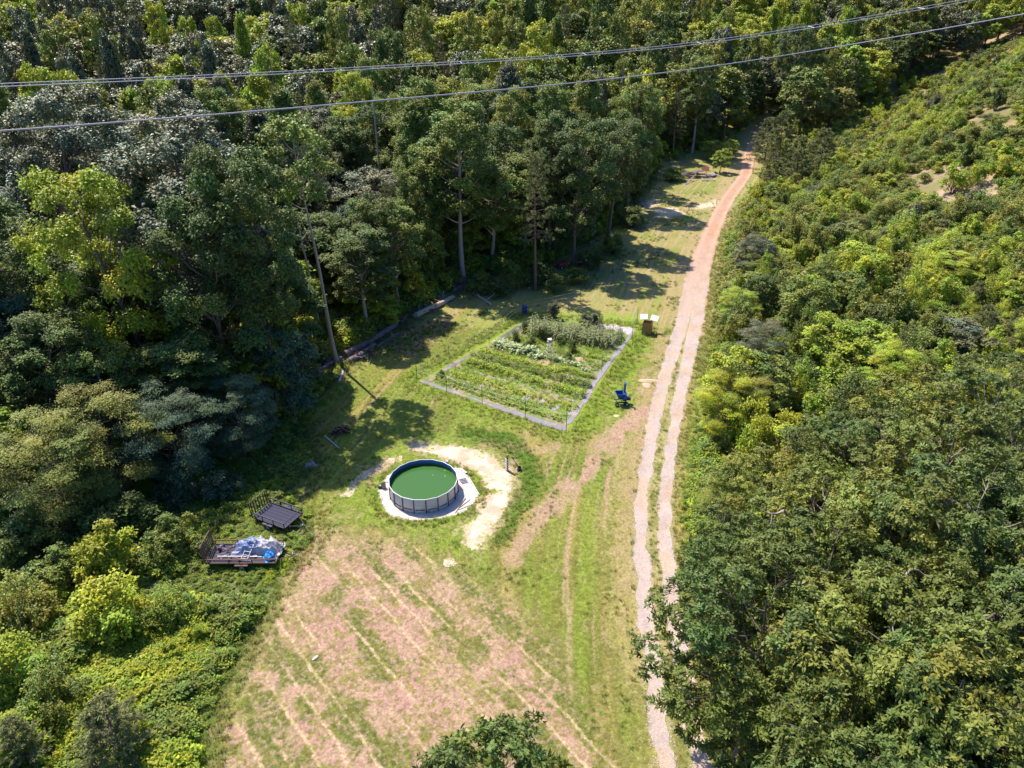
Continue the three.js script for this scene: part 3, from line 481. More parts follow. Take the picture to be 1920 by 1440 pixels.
{
  const spots = [];
  for (let i = 0; i < 80000; i++) {
    const u = R(), z = -42 - 380 * u * Math.sqrt(u), x = rr(-1, 1) * (30 - z * 0.95); const s = inWood(x, z); if (s < 0.5) continue;
    const d = -z < 110 ? rr(4.0, 5.2) : rr(4.8, 7.8); if (Math.hypot(x - 0, z) > 430 || blocks(x, z) || !free(x, z, d)) continue; if (!inView(x, z, 24, 90)) continue;
    take(x, z); spots.push([x, z, s]);
  }
  spots.sort((a, b) => Math.hypot(a[0], a[1]) - Math.hypot(b[0], b[1]));
  const far = []; let nb = 0;
  for (const [x, z, s] of spots) {
    const dist = Math.hypot(x, z), n = fbm(x * 0.03 + 20, z * 0.03, 2), q = R(), zn = where(x, z, s);
    let m = n > 0.56 ? (q < 0.4 ? 'yellow' : q < 0.7 ? 'bright' : q < 0.9 ? 'olive' : 'mid') : n > 0.44 ? (q < 0.3 ? 'olive' : q < 0.6 ? 'mid' : q < 0.75 ? 'yellow' : q < 0.88 ? 'deep' : 'silver') : (q < 0.38 ? 'deep' : q < 0.62 ? 'mid' : q < 0.78 ? 'silver' : 'olive');
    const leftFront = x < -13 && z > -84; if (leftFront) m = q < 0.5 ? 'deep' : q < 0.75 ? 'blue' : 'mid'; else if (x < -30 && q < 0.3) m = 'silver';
    const tall = R() < (z < -150 ? 0.28 : 0.45), h = (leftFront ? rr(11, 16) : tall ? rr(19, 25) : rr(12, 21)) * (s < 4 ? 0.9 : 1), w = tall ? rr(2.5, 3.6) : rr(3.0, 4.9) * (z < -150 ? 1.22 : 1);
    if (R() < 0.07) { plant('pine_tree', PINE[1], LEAF.pine, REDBARK, x, z, h * 0.95, rr(2.4, 3.2), 'grey-green pine, ' + zn, 'pine', 'pines, ' + zn); continue; }
    if (nb < 270) {
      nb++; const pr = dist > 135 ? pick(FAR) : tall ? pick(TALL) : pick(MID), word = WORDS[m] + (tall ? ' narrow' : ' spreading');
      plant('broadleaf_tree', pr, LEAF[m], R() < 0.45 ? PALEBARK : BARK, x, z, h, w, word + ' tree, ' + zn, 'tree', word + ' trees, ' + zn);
    } else { const p = Math.floor(R() * 4); far.push({ p, m, x, y: H(x, z), z, s: w / 5, sy: h / 20, a: R() * 6.28 }); }
  }
  stuffOf('distant_wood', FAR, LEAF, far, 'far wooded slopes of mixed green trees along the top', 'wood');
  console.log('wood', spots.length, nb, far.length);
}
// ---- right of the track: tall oaks near the camera, then regrowth on the rising ground
R = rng(31);
{
  const oaks = [ // crown centre in the picture, its height over the ground, crown radius
    [1432, 1222, 7.4, 4.6], [1548, 1345, 6.5, 4.1], [1530, 1130, 6.5, 4.3], [1640, 1260, 8, 4.9], [1770, 1190, 8.5, 4.6], [1890, 1290, 8, 4.7], [1590, 1420, 7.5, 4.2], [1740, 1390, 8.5, 4.6], [1900, 1430, 9, 4.6],
    [1400, 1060, 5.2, 3.6], [1660, 1040, 7, 4.6], [1830, 1040, 8, 5], [1930, 1130, 8, 4.5], [1520, 985, 5.6, 4], [1640, 900, 5.6, 4.2], [1770, 900, 6.5, 4.6], [1900, 890, 7, 4.8], [1600, 1490, 5, 3.2], [1680, 1510, 8, 4.4], [1830, 1530, 8, 4.4], [1430, 930, 4.2, 3.2], [1560, 850, 4.6, 3.5], [1720, 790, 5, 4], [1860, 760, 5.6, 4.4], [1960, 980, 7, 5]];
  oaks.forEach(([px, py, h, r], i) => { const c = at(px, py, h); take(c.x, c.z);
    const spot = (py < 900 ? 'upper fringe' : py < 1080 ? 'upper part' : py < 1280 ? 'middle part' : 'lowest part') + ', ' + (px < 1480 ? 'nearest the track' : px < 1650 ? 'left of its centre' : px < 1800 ? 'right of its centre' : 'at the right picture edge'), first = i === 0, m = i === 1 || i === 8 || i === 13 || i === 10 || i === 15 || i === 3 || i === 17 || i === 20 || i === 22 ? 'oakLight' : 'oak';
    plant('oak_tree', i === 4 || i === 6 || i === 14 ? OPEN : NEAR[i % 3], LEAF[m], i % 2 ? PALEBARK : BARK, c.x, c.z, h + r * 0.95, r, first ? 'large green oak reaching its leafy branches over the gravel wheel tracks' : (m === 'oak' ? 'dark green' : 'lighter yellowish green') + ' oak in the lower right stand, ' + spot, 'tree', first ? null : (m === 'oak' ? 'dark' : 'lighter') + ' oaks, ' + spot);
  });
  const c = at(918, 1556, 9); plant('oak_tree', NEAR[1], LEAF.oak, BARK, c.x, c.z, 12.3, 4.5, 'top of an oak rising into the picture from the bottom edge', 'tree');
}
{ const limbs = [[1700, 1115, 8, 'pale bare crooked limb sticking out of the middle of the oak stand'], [1885, 1150, 9, 'pale bare hanging limb at the right edge of the picture'], [1460, 1000, 6.5, 'bare grey limb above the upper oaks near the track'], [1790, 760, 6, 'forked bare grey limbs in the upper oaks at the right']];
  limbs.forEach(([px, py, h, label]) => { const c = at(px, py, h), g = new Geo(), a = V(0, 0, 0), b = V(-1.0, 0.5, 0.9), d = V(-1.5, -0.6, 1.5); limb(g, V(1.4, -0.9, -0.5), a, 0.1, 0.075, 6); limb(g, a, b, 0.075, 0.05, 6); limb(g, b, d, 0.05, 0.02, 5); limb(g, b, V(-1.9, 0.9, 0.8), 0.04, 0.012, 5); limb(g, a, V(-0.4, 0.9, 0.9), 0.045, 0.012, 5); limb(g, d, V(-1.7, -1.1, 2.1), 0.02, 0.008, 4); const o = solo('bare_limb', g.build(), PALEBARK, label, 'branch'); o.position.set(c.x, H(c.x, c.z) + h + 1.6, c.z); }); }
const BALD = [[[1690, 330], [1770, 310], [1860, 330], [1880, 375], [1800, 395], [1740, 380]], [[1800, 235], [1880, 190], [1940, 165], [1960, 230], [1850, 260]], [[1745, 470], [1800, 480], [1790, 510], [1750, 505]], [[1720, 175], [1760, 165], [1770, 190], [1735, 195]]].map((q) => region(q));
{
  const spots = [];
  for (let i = 0; i < 40000; i++) { const z = -18 - 300 * R() * (0.4 + 0.6 * R()), x = rr(8, 230), s = RIGHT.sd(x, z); if (s < (z < -120 ? -9 : 0.7) || (s < 0.7 && inWood(x, z) > 3) || x < roadX(z) + 5 || !inView(x, z, 4, 60) || BALD.some((b) => b.sd(x, z) > -0.5 && R() < 0.93)) continue; const d = Math.hypot(x, z); if (!free(x, z, d < 70 ? 1.7 : d < 120 ? 2.2 : 2.9)) continue; take(x, z); spots.push([x, z, d]); }
  spots.sort((a, b) => a[2] - b[2]); const rest = []; let n = 0;
  const W2 = { silver: 'greyish green', lime: 'lime green', olive: 'olive green', bright: 'bright green', mid: 'green', deep: 'dark green', yellow: 'yellow-green', pine: 'grey-green' };
  for (const [x, z, d] of spots) {
    const nn = fbm(x * 0.07 + 60, z * 0.07, 2), q = R(); let m = nn > 0.52 ? (q < 0.45 ? 'lime' : q < 0.7 ? 'yellow' : q < 0.85 ? 'olive' : 'mid') : nn > 0.42 ? (q < 0.4 ? 'olive' : q < 0.65 ? 'bright' : q < 0.85 ? 'mid' : 'lime') : (q < 0.35 ? 'mid' : q < 0.52 ? 'olive' : q < 0.68 ? 'bright' : q < 0.8 ? 'silver' : 'deep');
    const small = R() < 0.3, h = (small ? rr(1.3, 2.2) : rr(2.4, 5.2)) * mix(1, 0.85, sst(60, 150, d)), p = Math.floor(R() * 4), w = rr(1.2, 2.1) * (small ? 0.8 : 1.2), pineQ = R() < 0.13;
    if (n < 250) { n++; const zone2 = d < 78 ? 'beside the gravel track' : 'on the rising ground right of the clay track';
      if (pineQ) { plant('pine_sapling', PINE[0], LEAF.pine, BARK, x, z, rr(2.4, 4), rr(1, 1.5), 'small grey-green pine in the brush ' + zone2, 'pine', 'small pines in the brush ' + zone2); continue; }
      const young = !small && R() < 0.3; plant('shrub', young ? pick(R() < 0.35 ? FEATHER : YOUNG) : SHRUB[p], LEAF[m], BARK, x, z, young ? h * 1.35 : h, young ? w * 1.15 : w, W2[m] + (h > 2.6 ? ' tall' : ' low') + ' bush in the brush ' + zone2, 'bush', W2[m] + (h > 2.6 ? ' tall' : ' low') + ' bushes ' + zone2);
    } else rest.push({ p, m, x, y: H(x, z), z, s: w / 1.8, sy: h / 2.8, a: R() * 6.28 });
  }
  stuffOf('hillside_brush', SHRUB, LEAF, rest, 'bushy regrowth covering the far hillside on the right', 'brush');
  const low = []; // the low growth between the bushes
  for (let i = 0; i < 60000 && low.length < 12000; i++) { const z = -16 - 170 * R() * R(), x = rr(7, 130), s = RIGHT.sd(x, z); if (s < -0.3 || !inView(x, z, 1, 40) || (BALD.some((b) => b.sd(x, z) > 0) && R() < 0.97)) continue; const q = fbm(x * 0.15, z * 0.15, 2), k = rr(0.6, 1.6) * sst(-0.5, 2.5, s + 0.6); low.push({ p: R() < 0.5 ? 0 : 1, m: q > 0.5 ? 'olive' : R() < 0.5 ? 'weed' : 'bright', x, y: H(x, z), z, s: k * 1.1, sy: k, a: R() * 6.28 }); }
  stuffOf('underbrush', CLUMP.map((c) => ({ ...c, skip: true })), LEAF, low, 'low leafy growth between the bushes right of the track', 'ground cover');
  console.log('right', spots.length, low.length);
}
// ---- left: weedy strip along the field, bushes in it, undergrowth at the foot of the wood
R = rng(37);
{
  const bushes = [[215, 1185, 3.6, 2.4, 'lime', 0, 'big rounded lime green bush in the weedy strip at the lower left'], [215, 1085, 4.4, 1.9, 'yellow', 1, 'upright yellow-green young tree at the top of the weedy strip'], [60, 1175, 3, 2.2, 'olive', 2, 'olive bush at the left edge in the weedy strip'], [125, 1100, 3, 2, 'mid', 3, 'green bush left of the yellow-green young tree'], [30, 1300, 3.4, 2.2, 'bright', 0, 'bright green bush at the left edge near the bottom corner'], [110, 1330, 2.6, 1.9, 'mid', 2, 'green bush right of the bright one near the bottom left corner'], [330, 1040, 3.2, 1.8, 'mid', 3, 'shaded green bush left of the loaded trailer'], [250, 1010, 3.6, 2.2, 'deep', 1, 'dark bush under the feathery trees at the left'], [320, 1170, 2.2, 1.7, 'weed', 2, 'low light green bush right of the big lime bush'], [150, 1020, 3.4, 2.2, 'deep', 0, 'dark bush in the shade left of the trailers'], [50, 1060, 3.6, 2.4, 'deep', 3, 'dark leafy bush at the left edge in the shade'], [40, 1420, 2.6, 1.8, 'bright', 1, 'leafy green bush in the bottom left corner'], [420, 935, 2.2, 1.5, 'blue', 0, 'bluish shaded bush between the dark trailer and the wood'], [350, 950, 2.6, 1.7, 'blue', 2, 'shaded bush behind the loaded trailer']];
  for (const [px, py, h, w, m, p, label] of bushes) { const c = at(px, py); plant('bush', SHRUB[p], LEAF[m], BARK, c.x, c.z, h, w, label, 'bush'); }
  let c = at(232, 1432); plant('pine_sapling', PINE[0], LEAF.pine, BARK, c.x, c.z, 4.6, 2, 'young pine at the bottom edge in the weedy strip', 'pine');
  c = at(60, 1440); plant('pine_sapling', PINE[0], LEAF.pine, BARK, c.x, c.z, 3.4, 1.4, 'smaller young pine near the bottom left corner', 'pine');
  c = at(395, 640); const list = [], cl = [...CLUMP, SHRUB[1], SHRUB[3]].map((q) => ({ ...q, skip: true }));
  for (let i = 0; i < 60000 && list.length < 11000; i++) {
    const x = rr(-60, 0), z = rr(-75, -12), s = WEEDS.sd(x, z); if (s < 0.1 || !inView(x, z, 1, 30)) continue; const under = (Math.abs(x + 17.5) < 2.7 && z > -37.7 && z < -35.1) || (Math.abs(x + 16.5) < 2.9 && z > -42.6 && z < -37.9); if (under && R() < 0.3) continue; if (x > -16.5 && z < -38.5 && R() < 0.7) continue;
    const q = fbm(x * 0.2, z * 0.2 + 9, 2), shade2 = sst(-36, -44, z); if (shade2 > 0.5 && R() < 0.35) continue; const k = rr(0.35, 1.2) * (z > -35.2 && z < -32.2 && x < -13.5 ? 0.4 : z < -37 && x > -16 ? 0.6 : 1) * (0.5 + 0.6 * sst(0.25, 0.7, fbm(x * 0.45 + 7, z * 0.45, 2))) * mix(1, 0.75, shade2) * sst(-0.4, 1.4, s) * (0.7 + q * 0.7);
    const big = R() < 0.02 && s > 2.5 && z > -33; list.push({ p: big ? 2 + Math.floor(R() * 2) : R() < 0.5 ? 0 : 1, m: q > 0.66 ? 'lime' : q > 0.42 ? (R() < 0.25 ? 'mid' : 'weed') : R() < 0.5 ? 'bright' : 'mid', x, y: H(x, z), z, s: big ? rr(0.28, 0.5) : under ? 0.6 : k * 1.15, sy: big ? rr(0.25, 0.5) : under ? rr(0.22, 0.4) : k * 0.85, a: R() * 6.28 });
  }
  // undergrowth at the front of the wood and down its floor
  for (let i = 0; i < 40000 && list.length < 17000; i++) { const z = -50 - 190 * R() * R(), x = rr(-75, 95), s = inWood(x, z); if (s < -1.2 || s > 26 || !inView(x, z, 2, 30)) continue; if (x < 0 && z > -95 && Math.abs(logLine.near(x, z)[0]) < 1.5) continue; const k = rr(0.9, 2.3) * sst(-2.5, 1.5, s); list.push({ p: R() < 0.5 ? 0 : 1, m: pick(['mid', 'olive', 'bright', 'weed', 'deep', 'yellow']), x, y: H(x, z), z, s: k * 1.1, sy: k * 1.15, a: R() * 6.28 }); }
  stuffOf('weeds', cl, LEAF, list, 'tall leafy weeds in the strip beside the field and along the foot of the wood', 'weeds');
  let n = 0; // saplings and bushes that fill the foot of the wood
  for (let i = 0; i < 6000 && n < 150; i++) { const z = -52 - 150 * R() * R(), x = rr(-60, 70), s = inWood(x, z); if (s < 0.3 || s > 14 || !inView(x, z, 4, 0) || blocks(x, z) || !free(x, z, 2.1)) continue; take(x, z); n++; const m = pick(['mid', 'olive', 'yellow', 'bright', 'mid', 'deep', 'lime']), h = rr(3.5, 9), word = { ...WORDS, lime: 'lime green' }[m];
    plant('understory_tree', pick(YOUNG), LEAF[m], BARK, x, z, h, rr(1.5, 2.6) * (0.6 + h / 14), word + (h > 6.2 ? ' young tree' : ' low sapling') + ', ' + where(x, z, s), 'young tree', word + (h > 6.2 ? ' young trees' : ' low saplings') + ', ' + where(x, z, s)); }
  console.log('weeds', list.length, n);
}
// ---- grass: short blades on the mown ground, longer ones at its edges, straw in the dry field
R = rng(41);
const padRegion = region(PADPX), gardenR = region([[790, 715], [1062, 806], [1190, 617], [985, 600]]);
const onTrack = (x, z) => { const [d] = roadGrid.get(x, z), w = roadW(z) / 2 + 0.05, a = Math.abs(d); return a < w && a > gapW(z) - 0.05; };
{
  const tuft = (n, h, w, spread, bend) => { const g = new Geo(); for (let i = 0; i < n; i++) { const a = R() * 6.28, x = gauss() * spread, z = gauss() * spread, hh = h * (0.6 + 0.7 * R()), b = bend * (0.3 + R()), dx = Math.cos(a), dz = Math.sin(a), nx = -dx * 0.3, nz = -dz * 0.3, k = g.v(x - dz * w, -0.01, z + dx * w, nx, 0.95, nz, 0.9, 0.9, 0.9); g.v(x + dz * w, -0.01, z - dx * w, nx, 0.95, nz, 0.9, 0.9, 0.9); const s = 0.85 + 0.4 * R(); g.v(x + dx * b, hh, z + dz * b, nx, 0.95, nz, s, s, s); g.i.push(k, k + 1, k + 2); } return g.build(false, true); };
  const short = tuft(9, 0.045, 0.011, 0.085, 0.08), long = tuft(18, 0.2, 0.016, 0.13, 0.2), mat = leafMat([1, 1, 1], 0.9, 0.25), by = { mown_grass: [short, []], tall_grass: [long, []] };
  const put = (k, x, z, s, c) => by[k][1].push([x, z, s, c]);
  for (let i = 0; i < 330000 && by.mown_grass[1].length < 130000; i++) {
    const z = -14 - 60 * Math.pow(R(), 1.25), x = rr(-26, 30); if (!inView(x, z, 0.2, 20) || WEEDS.sd(x, z) > 0.3 || onTrack(x, z) || padRegion.sd(x, z) > -0.1 || gardenR.sd(x, z) > -0.2 || RIGHT.sd(x, z) > 1 || (sandR.sd(x, z) > 0 && R() < 0.96)) continue;
    const c = meadow(x, z), dry = c[0] > c[1] * 1.15; if (dry && R() < 0.45) continue; put('mown_grass', x, z, rr(0.6, 1.25) * (dry ? 0.75 : 1), c.map((q) => Math.min(0.8, q * 1.2)));
  }
  const edge = (x, z) => Math.max((() => { const [d] = roadGrid.get(x, z), a = Math.abs(d), w = roadW(z) / 2; return Math.max(sst(0.45, 0, Math.abs(a - w)), z > -68 ? sst(0.3, 0, a - gapW(z) + 0.1) * 0.5 : 0) * 0.16; })(), gardenR.sd(x, z) > 0.6 ? 0.42 : 0, sst(0.9, 0, Math.abs(padRegion.sd(x, z) + 0.25)), sst(-0.8, 0.2, RING.sd(x, z)), sst(2.2, 0, Math.abs(WEEDS.sd(x, z))) * 0.7, sst(-1.5, 1.5, PATCHES.sd(x, z)) * 0.6, sst(1.6, 0.2, Math.abs(gardenR.sd(x, z) + 1.2)) * 0.55, sst(3.2, 0.6, -RIGHT.sd(x, z)) * 0.55, sst(3.5, 0, -inWood(x, z)) * 0.55, sst(0.5, 0.75, fbm(x * 0.4, z * 0.4, 2)) * 0.12);
  for (let i = 0; i < 260000 && by.tall_grass[1].length < 26000; i++) {
    const z = -16 - 140 * Math.pow(R(), 1.6), x = rr(-30, 60); if (!inView(x, z, 0.2, 20) || WEEDS.sd(x, z) > 1.5 || onTrack(x, z) || padRegion.sd(x, z) > 0 || (gardenR.sd(x, z) > -0.3 && gardenR.sd(x, z) < 0.7) || sandR.sd(x, z) > 0.1 || inWood(x, z) > 3 || RIGHT.sd(x, z) > 3 || DRY.sd(x, z) > 0.6) continue;
    if (R() > edge(x, z)) continue; const c = meadow(x, z), g = mix3(c, [0.16, 0.22, 0.03], 0.5), s = rr(0.5, 1.2) * (z < -62 ? 1.4 : 1); put('tall_grass', x, z, s, g.map((q) => q * rr(0.9, 1.35)));
  }
  const M = new THREE.Matrix4(), Q = new THREE.Quaternion(), Y = V(0, 1, 0);
  const LB = { mown_grass: 'short mown grass and straw over the field and lawn', tall_grass: 'longer green grass along edges of paths, garden and wood' };
  for (const [k, [geo, a]] of Object.entries(by)) { const im = shade(new THREE.InstancedMesh(geo, mat, a.length)); im.name = k; tag(im, LB[k], 'grass', null, 'stuff'); a.forEach(([x, z, s, c], i) => { im.setMatrixAt(i, M.compose(V(x, H(x, z) + 0.004, z), Q.setFromAxisAngle(Y, R() * 6.28), V(s, s, s))); im.setColorAt(i, rgb(...c)); }); scene.add(im); }
  console.log('grass', by.mown_grass[1].length, by.tall_grass[1].length);
}


{ R = rng(91); const g = new THREE.IcosahedronGeometry(1, 0), list = [], im0 = std([1, 1, 1], 0.9); g.scale(1, 0.6, 0.8);
  for (let i = 0; i < 60000 && list.length < 9000; i++) { const z = -13 - 52 * Math.pow(R(), 1.4), x = roadX(z) + rr(-2, 2), [d] = roadGrid.get(x, z), w = roadW(z) / 2, e = Math.min(Math.abs(Math.abs(d) - w), Math.abs(Math.abs(d) - gapW(z))); if (Math.abs(d) > w + 0.25 || Math.abs(d) < gapW(z) - 0.15 || R() > Math.exp(-e * 4) + 0.12) continue; const q = rr(0.4, 0.8); list.push({ p: 0, m: 0, x, y: 0.014, z, s: rr(0.012, 0.035), a: R() * 6.28, c: [q, q * 0.84, q * 0.8] }); }
  stuffOf('loose_gravel', [g], [im0], list, 'loose pale stones scattered over the gravel wheel tracks', 'gravel'); }
// ---------------------------------------------------------------- the pool and what stands round it
R = rng(51);
const blackMetal = std([0.03, 0.03, 0.05], 0.5, { metalness: 0.3 }), whiteRail = std([0.72, 0.7, 0.74], 0.4), darkPlastic = std([0.035, 0.035, 0.05], 0.6), galv = std([0.5, 0.5, 0.54], 0.45, { metalness: 0.5 }), woodPale = std([0.5, 0.4, 0.3], 0.9), tyreM = std([0.022, 0.022, 0.024], 0.95);
{
  const cx = -6.6, cz = -43.78, RR = 2.53, N = 18, top = 1.2;
  const pool = thing('swimming_pool', 'round above-ground pool with grey-white sides and murky green water', 'swimming pool', [cx, 0, cz]);
  const P = (a, r, y) => V(Math.cos(a) * r, y, Math.sin(a) * r), wallMat = std([1, 1, 1], 0.55, { vertexColors: true });
  for (let i = 0; i < N; i++) {
    const a0 = (i / N) * 6.28319, a1 = ((i + 1) / N) * 6.28319, g = new Geo(), id = [];
    for (let u = 0; u <= 6; u++) for (let v = 0; v <= 8; v++) { const a = mix(a0, a1, u / 6), y = mix(0.02, top - 0.03, v / 8), bulge = RR + 0.025 * Math.sin((u / 6) * Math.PI) * Math.sin((v / 8) * Math.PI), p = P(a, bulge, y); const rust = (i === 3 || i === 4 || i === 5) && y < 0.32 ? sst(0.5, 0.62, noise(a * 14, y * 9)) : 0, dirt = 0.88 + 0.12 * sst(0, 0.5, y); id.push(g.v(p.x, p.y, p.z, Math.cos(a), 0, Math.sin(a), mix(0.6, 0.58, rust) * dirt, mix(0.55, 0.27, rust) * dirt, mix(0.58, 0.14, rust) * dirt)); }
    for (let u = 0; u < 6; u++) for (let v = 0; v < 8; v++) { const k = u * 9 + v; g.i.push(k, k + 1, k + 10, k, k + 10, k + 9); }
    part('wall_panel', g.build(true), wallMat, pool);
    const st = new THREE.BoxGeometry(0.03, 0.045, RR * 0.35 * 0.72); const am = (a0 + a1) / 2; st.rotateY(-am); const q = P(am, RR + 0.025, 0.3); st.translate(q.x, q.y, q.z); part('strap', st, darkPlastic, pool);
    const po = new THREE.CylinderGeometry(0.03, 0.035, top, 8); const pq = P(a0, RR + 0.035, top / 2); po.translate(pq.x, pq.y, pq.z); part('post', po, blackMetal, pool);
    part('top_rail', rod(P(a0, RR + 0.02, top), P(a1, RR + 0.02, top), 0.035, 8), whiteRail, pool);
  }
  const lin = new THREE.CylinderGeometry(RR - 0.03, RR - 0.03, top - 0.06, 72, 12, true); lin.translate(0, top / 2, 0);
  { const a = lin.attributes.position, c = []; for (let i = 0; i < a.count; i++) { const t = sst(0.98, 0.86, a.getY(i)); c.push(...mix3([0.045, 0.14, 0.47], [0.09, 0.10, 0.045], t)); } lin.setAttribute('color', new THREE.Float32BufferAttribute(c, 3)); }
  part('liner', lin, std([1, 1, 1], 0.5, { side: THREE.DoubleSide, vertexColors: true }), pool);
  const wt = new THREE.CircleGeometry(RR - 0.035, 72); wt.rotateX(-Math.PI / 2); wt.translate(0, 0.74, 0);
  part('water', wt, new THREE.MeshPhysicalMaterial({ color: rgb(0.05, 0.135, 0.032), roughness: 0.06, ior: 1.33 }), pool);
  for (const [a, r] of [[0.4, 2.3], [1.1, 2.35], [-0.9, 2.2], [-0.6, 1.9], [2.7, 2.3], [3.6, 2.36], [5.2, 1.2]]) { const g = new Geo(); leaf(g, Math.cos(a) * r, 0.746, Math.sin(a) * r, V(0, 1, 0), V(Math.cos(a * 7), 0, Math.sin(a * 7)), 0.16, 0.09, [1, 1, 1]); part('floating_leaf', g.build(), std([0.4, 0.36, 0.12], 0.8, { side: THREE.DoubleSide }), pool); }
  // filter pump, skimmer, things lying on the pad
  const pp = at(722, 915), pump = thing('pool_pump', 'small grey filter pump standing at the left side of the pool', 'pump', [pp.x - 0.1, 0.015, pp.z]);
  part('tank', new THREE.LatheGeometry([[0, 0], [0.17, 0], [0.18, 0.05], [0.18, 0.42], [0.12, 0.55], [0.05, 0.6], [0, 0.6]].map(([x, y]) => new THREE.Vector2(x, y)), 16), std([0.2, 0.17, 0.14], 0.6), pump);
  part('motor', new THREE.CylinderGeometry(0.1, 0.1, 0.32, 14).rotateZ(Math.PI / 2).translate(-0.25, 0.12, 0.05), darkPlastic, pump);
  part('hose', (() => { const g = new Geo(); tube(g, [V(0.1, 0.5, 0), V(0.2, 0.55, 0), V(0.3, 0.5, -0.02), V(0.4, 0.45, -0.04)], 0.03, 8); return g.build(); })(), darkPlastic, pump);
  const sk = thing('pool_skimmer', 'small dark skimmer hooked on the rear right rim of the pool', 'skimmer', [cx + Math.cos(-0.93) * 2.63, 0, cz + Math.sin(-0.93) * 2.63], 0.93);
  part('basket', new THREE.LatheGeometry([[0, 0.75], [0.1, 0.75], [0.15, 1.12], [0.12, 1.12], [0.09, 0.8], [0, 0.8]].map(([x, y]) => new THREE.Vector2(x, y)), 14), darkPlastic, sk); part('bracket', box(0.06, 0.5, 0.05, -0.02, 1.12, 0), galv, sk); part('lid', new THREE.CylinderGeometry(0.1, 0.13, 0.05, 14).translate(0.06, 1.3, 0), std([0.5, 0.5, 0.55], 0.5), sk);
  const ld = thing('slatted_mat', 'white slatted mat lying on the pad at the right side of the pool', 'mat', [...at(869, 903).toArray()].map((v, i) => i === 1 ? 0.03 : v), 0.35);
  for (let i = 0; i < 4; i++) part('slat', box(0.56, 0.03, 0.07, 0.02 * i, 0.03, -0.3 + i * 0.18), std([0.3, 0.27, 0.36], 0.6), ld); for (const s of [-1, 1]) part('edge_strip', box(0.05, 0.025, 0.72, s * 0.3, 0.012, 0), whiteRail, ld);
  const lay = (name, label, cat, a, b, r, mat, group, up = 0.03) => { const p = at(...a), q = at(...b), o = thing(name, label, cat, [p.x, H(p.x, p.z) + r + 0.01, p.z], 0, group); part('shaft', rod(V(0, 0, 0), V(q.x - p.x, up, q.z - p.z), r, 8), mat, o); part('end_cap', new THREE.SphereGeometry(r * 1.15, 8, 6), mat, o); return o; };
  lay('metal_rod', 'longer rusty rod lying on the pad in front of the pool', 'rod', [854, 962], [873, 935], 0.025, std([0.2, 0.12, 0.09], 0.8));
  lay('metal_rod', 'shorter rusty rod crossing the longer one on the pad', 'rod', [862, 952], [881, 938], 0.022, std([0.24, 0.15, 0.11], 0.8));
  lay('metal_rod', 'thin rod lying flat beside the pair on the front of the pad', 'rod', [858, 957], [888, 946], 0.018, std([0.3, 0.22, 0.18], 0.8));
  lay('white_pipe', 'white pipe along the right edge of the pool pad', 'pipe', [880, 897], [899, 929], 0.035, whiteRail);
  lay('plastic_pipe', 'bluish white pipe lying in the shaded grass left of the pool', 'pipe', [609, 818], [636, 842], 0.045, std([0.6, 0.62, 0.68], 0.5));
  const bd = thing('board', 'thick white board at the upper right corner of the pool pad', 'board', [...at(869, 884).toArray()].map((v, i) => i === 1 ? 0.06 : v), -0.85); part('plank', box(0.8, 0.06, 0.16), std([0.7, 0.66, 0.64], 0.7), bd); part('end_block', box(0.06, 0.09, 0.18, 0.41, 0, 0), darkPlastic, bd);
  // two posts by the sandy path
  const p1 = at(951, 882), sp = thing('wrapped_post', 'upright post with a white spiral wrap beside the sandy path', 'post', [p1.x, 0, p1.z]);
  part('core', new THREE.CylinderGeometry(0.075, 0.085, 1.35, 12).translate(0, 0.67, 0), std([0.12, 0.1, 0.13], 0.7), sp);
  const hx = new Geo(), hp = []; for (let i = 0; i <= 64; i++) { const t = i / 64, a = t * 4.6 * 6.283; hp.push(V(Math.cos(a) * 0.085, 0.05 + t * 1.05, Math.sin(a) * 0.085)); } tube(hx, hp, 0.05, 6); part('spiral_wrap', hx.build(), whiteRail, sp); part('cap', new THREE.CylinderGeometry(0.07, 0.09, 0.18, 12).translate(0, 1.38, 0), std([0.35, 0.22, 0.13], 0.8), sp);
  const p2 = at(974, 882), lp = thing('leaning_pole', 'dark pole leaning over a black bucket beside the spiral post', 'pole', [p2.x, 0, p2.z]);
  part('pole_shaft', rod(V(0.02, 0.1, 0), V(-0.62, 1.15, -0.25), 0.04, 8), std([0.1, 0.08, 0.11], 0.6), lp); part('grip', rod(V(-0.3, 0.63, -0.13), V(-0.45, 0.88, -0.19), 0.05, 8), whiteRail, lp); part('bucket', new THREE.LatheGeometry([[0, 0.02], [0.11, 0.02], [0.14, 0.34], [0.125, 0.34], [0.1, 0.05], [0, 0.05]].map(([x, y]) => new THREE.Vector2(x, y)), 16), darkPlastic, lp); part('bag', new THREE.SphereGeometry(0.09, 10, 8).scale(1, 1.3, 1).translate(-0.17, 0.13, 0.02), whiteRail, lp);
}
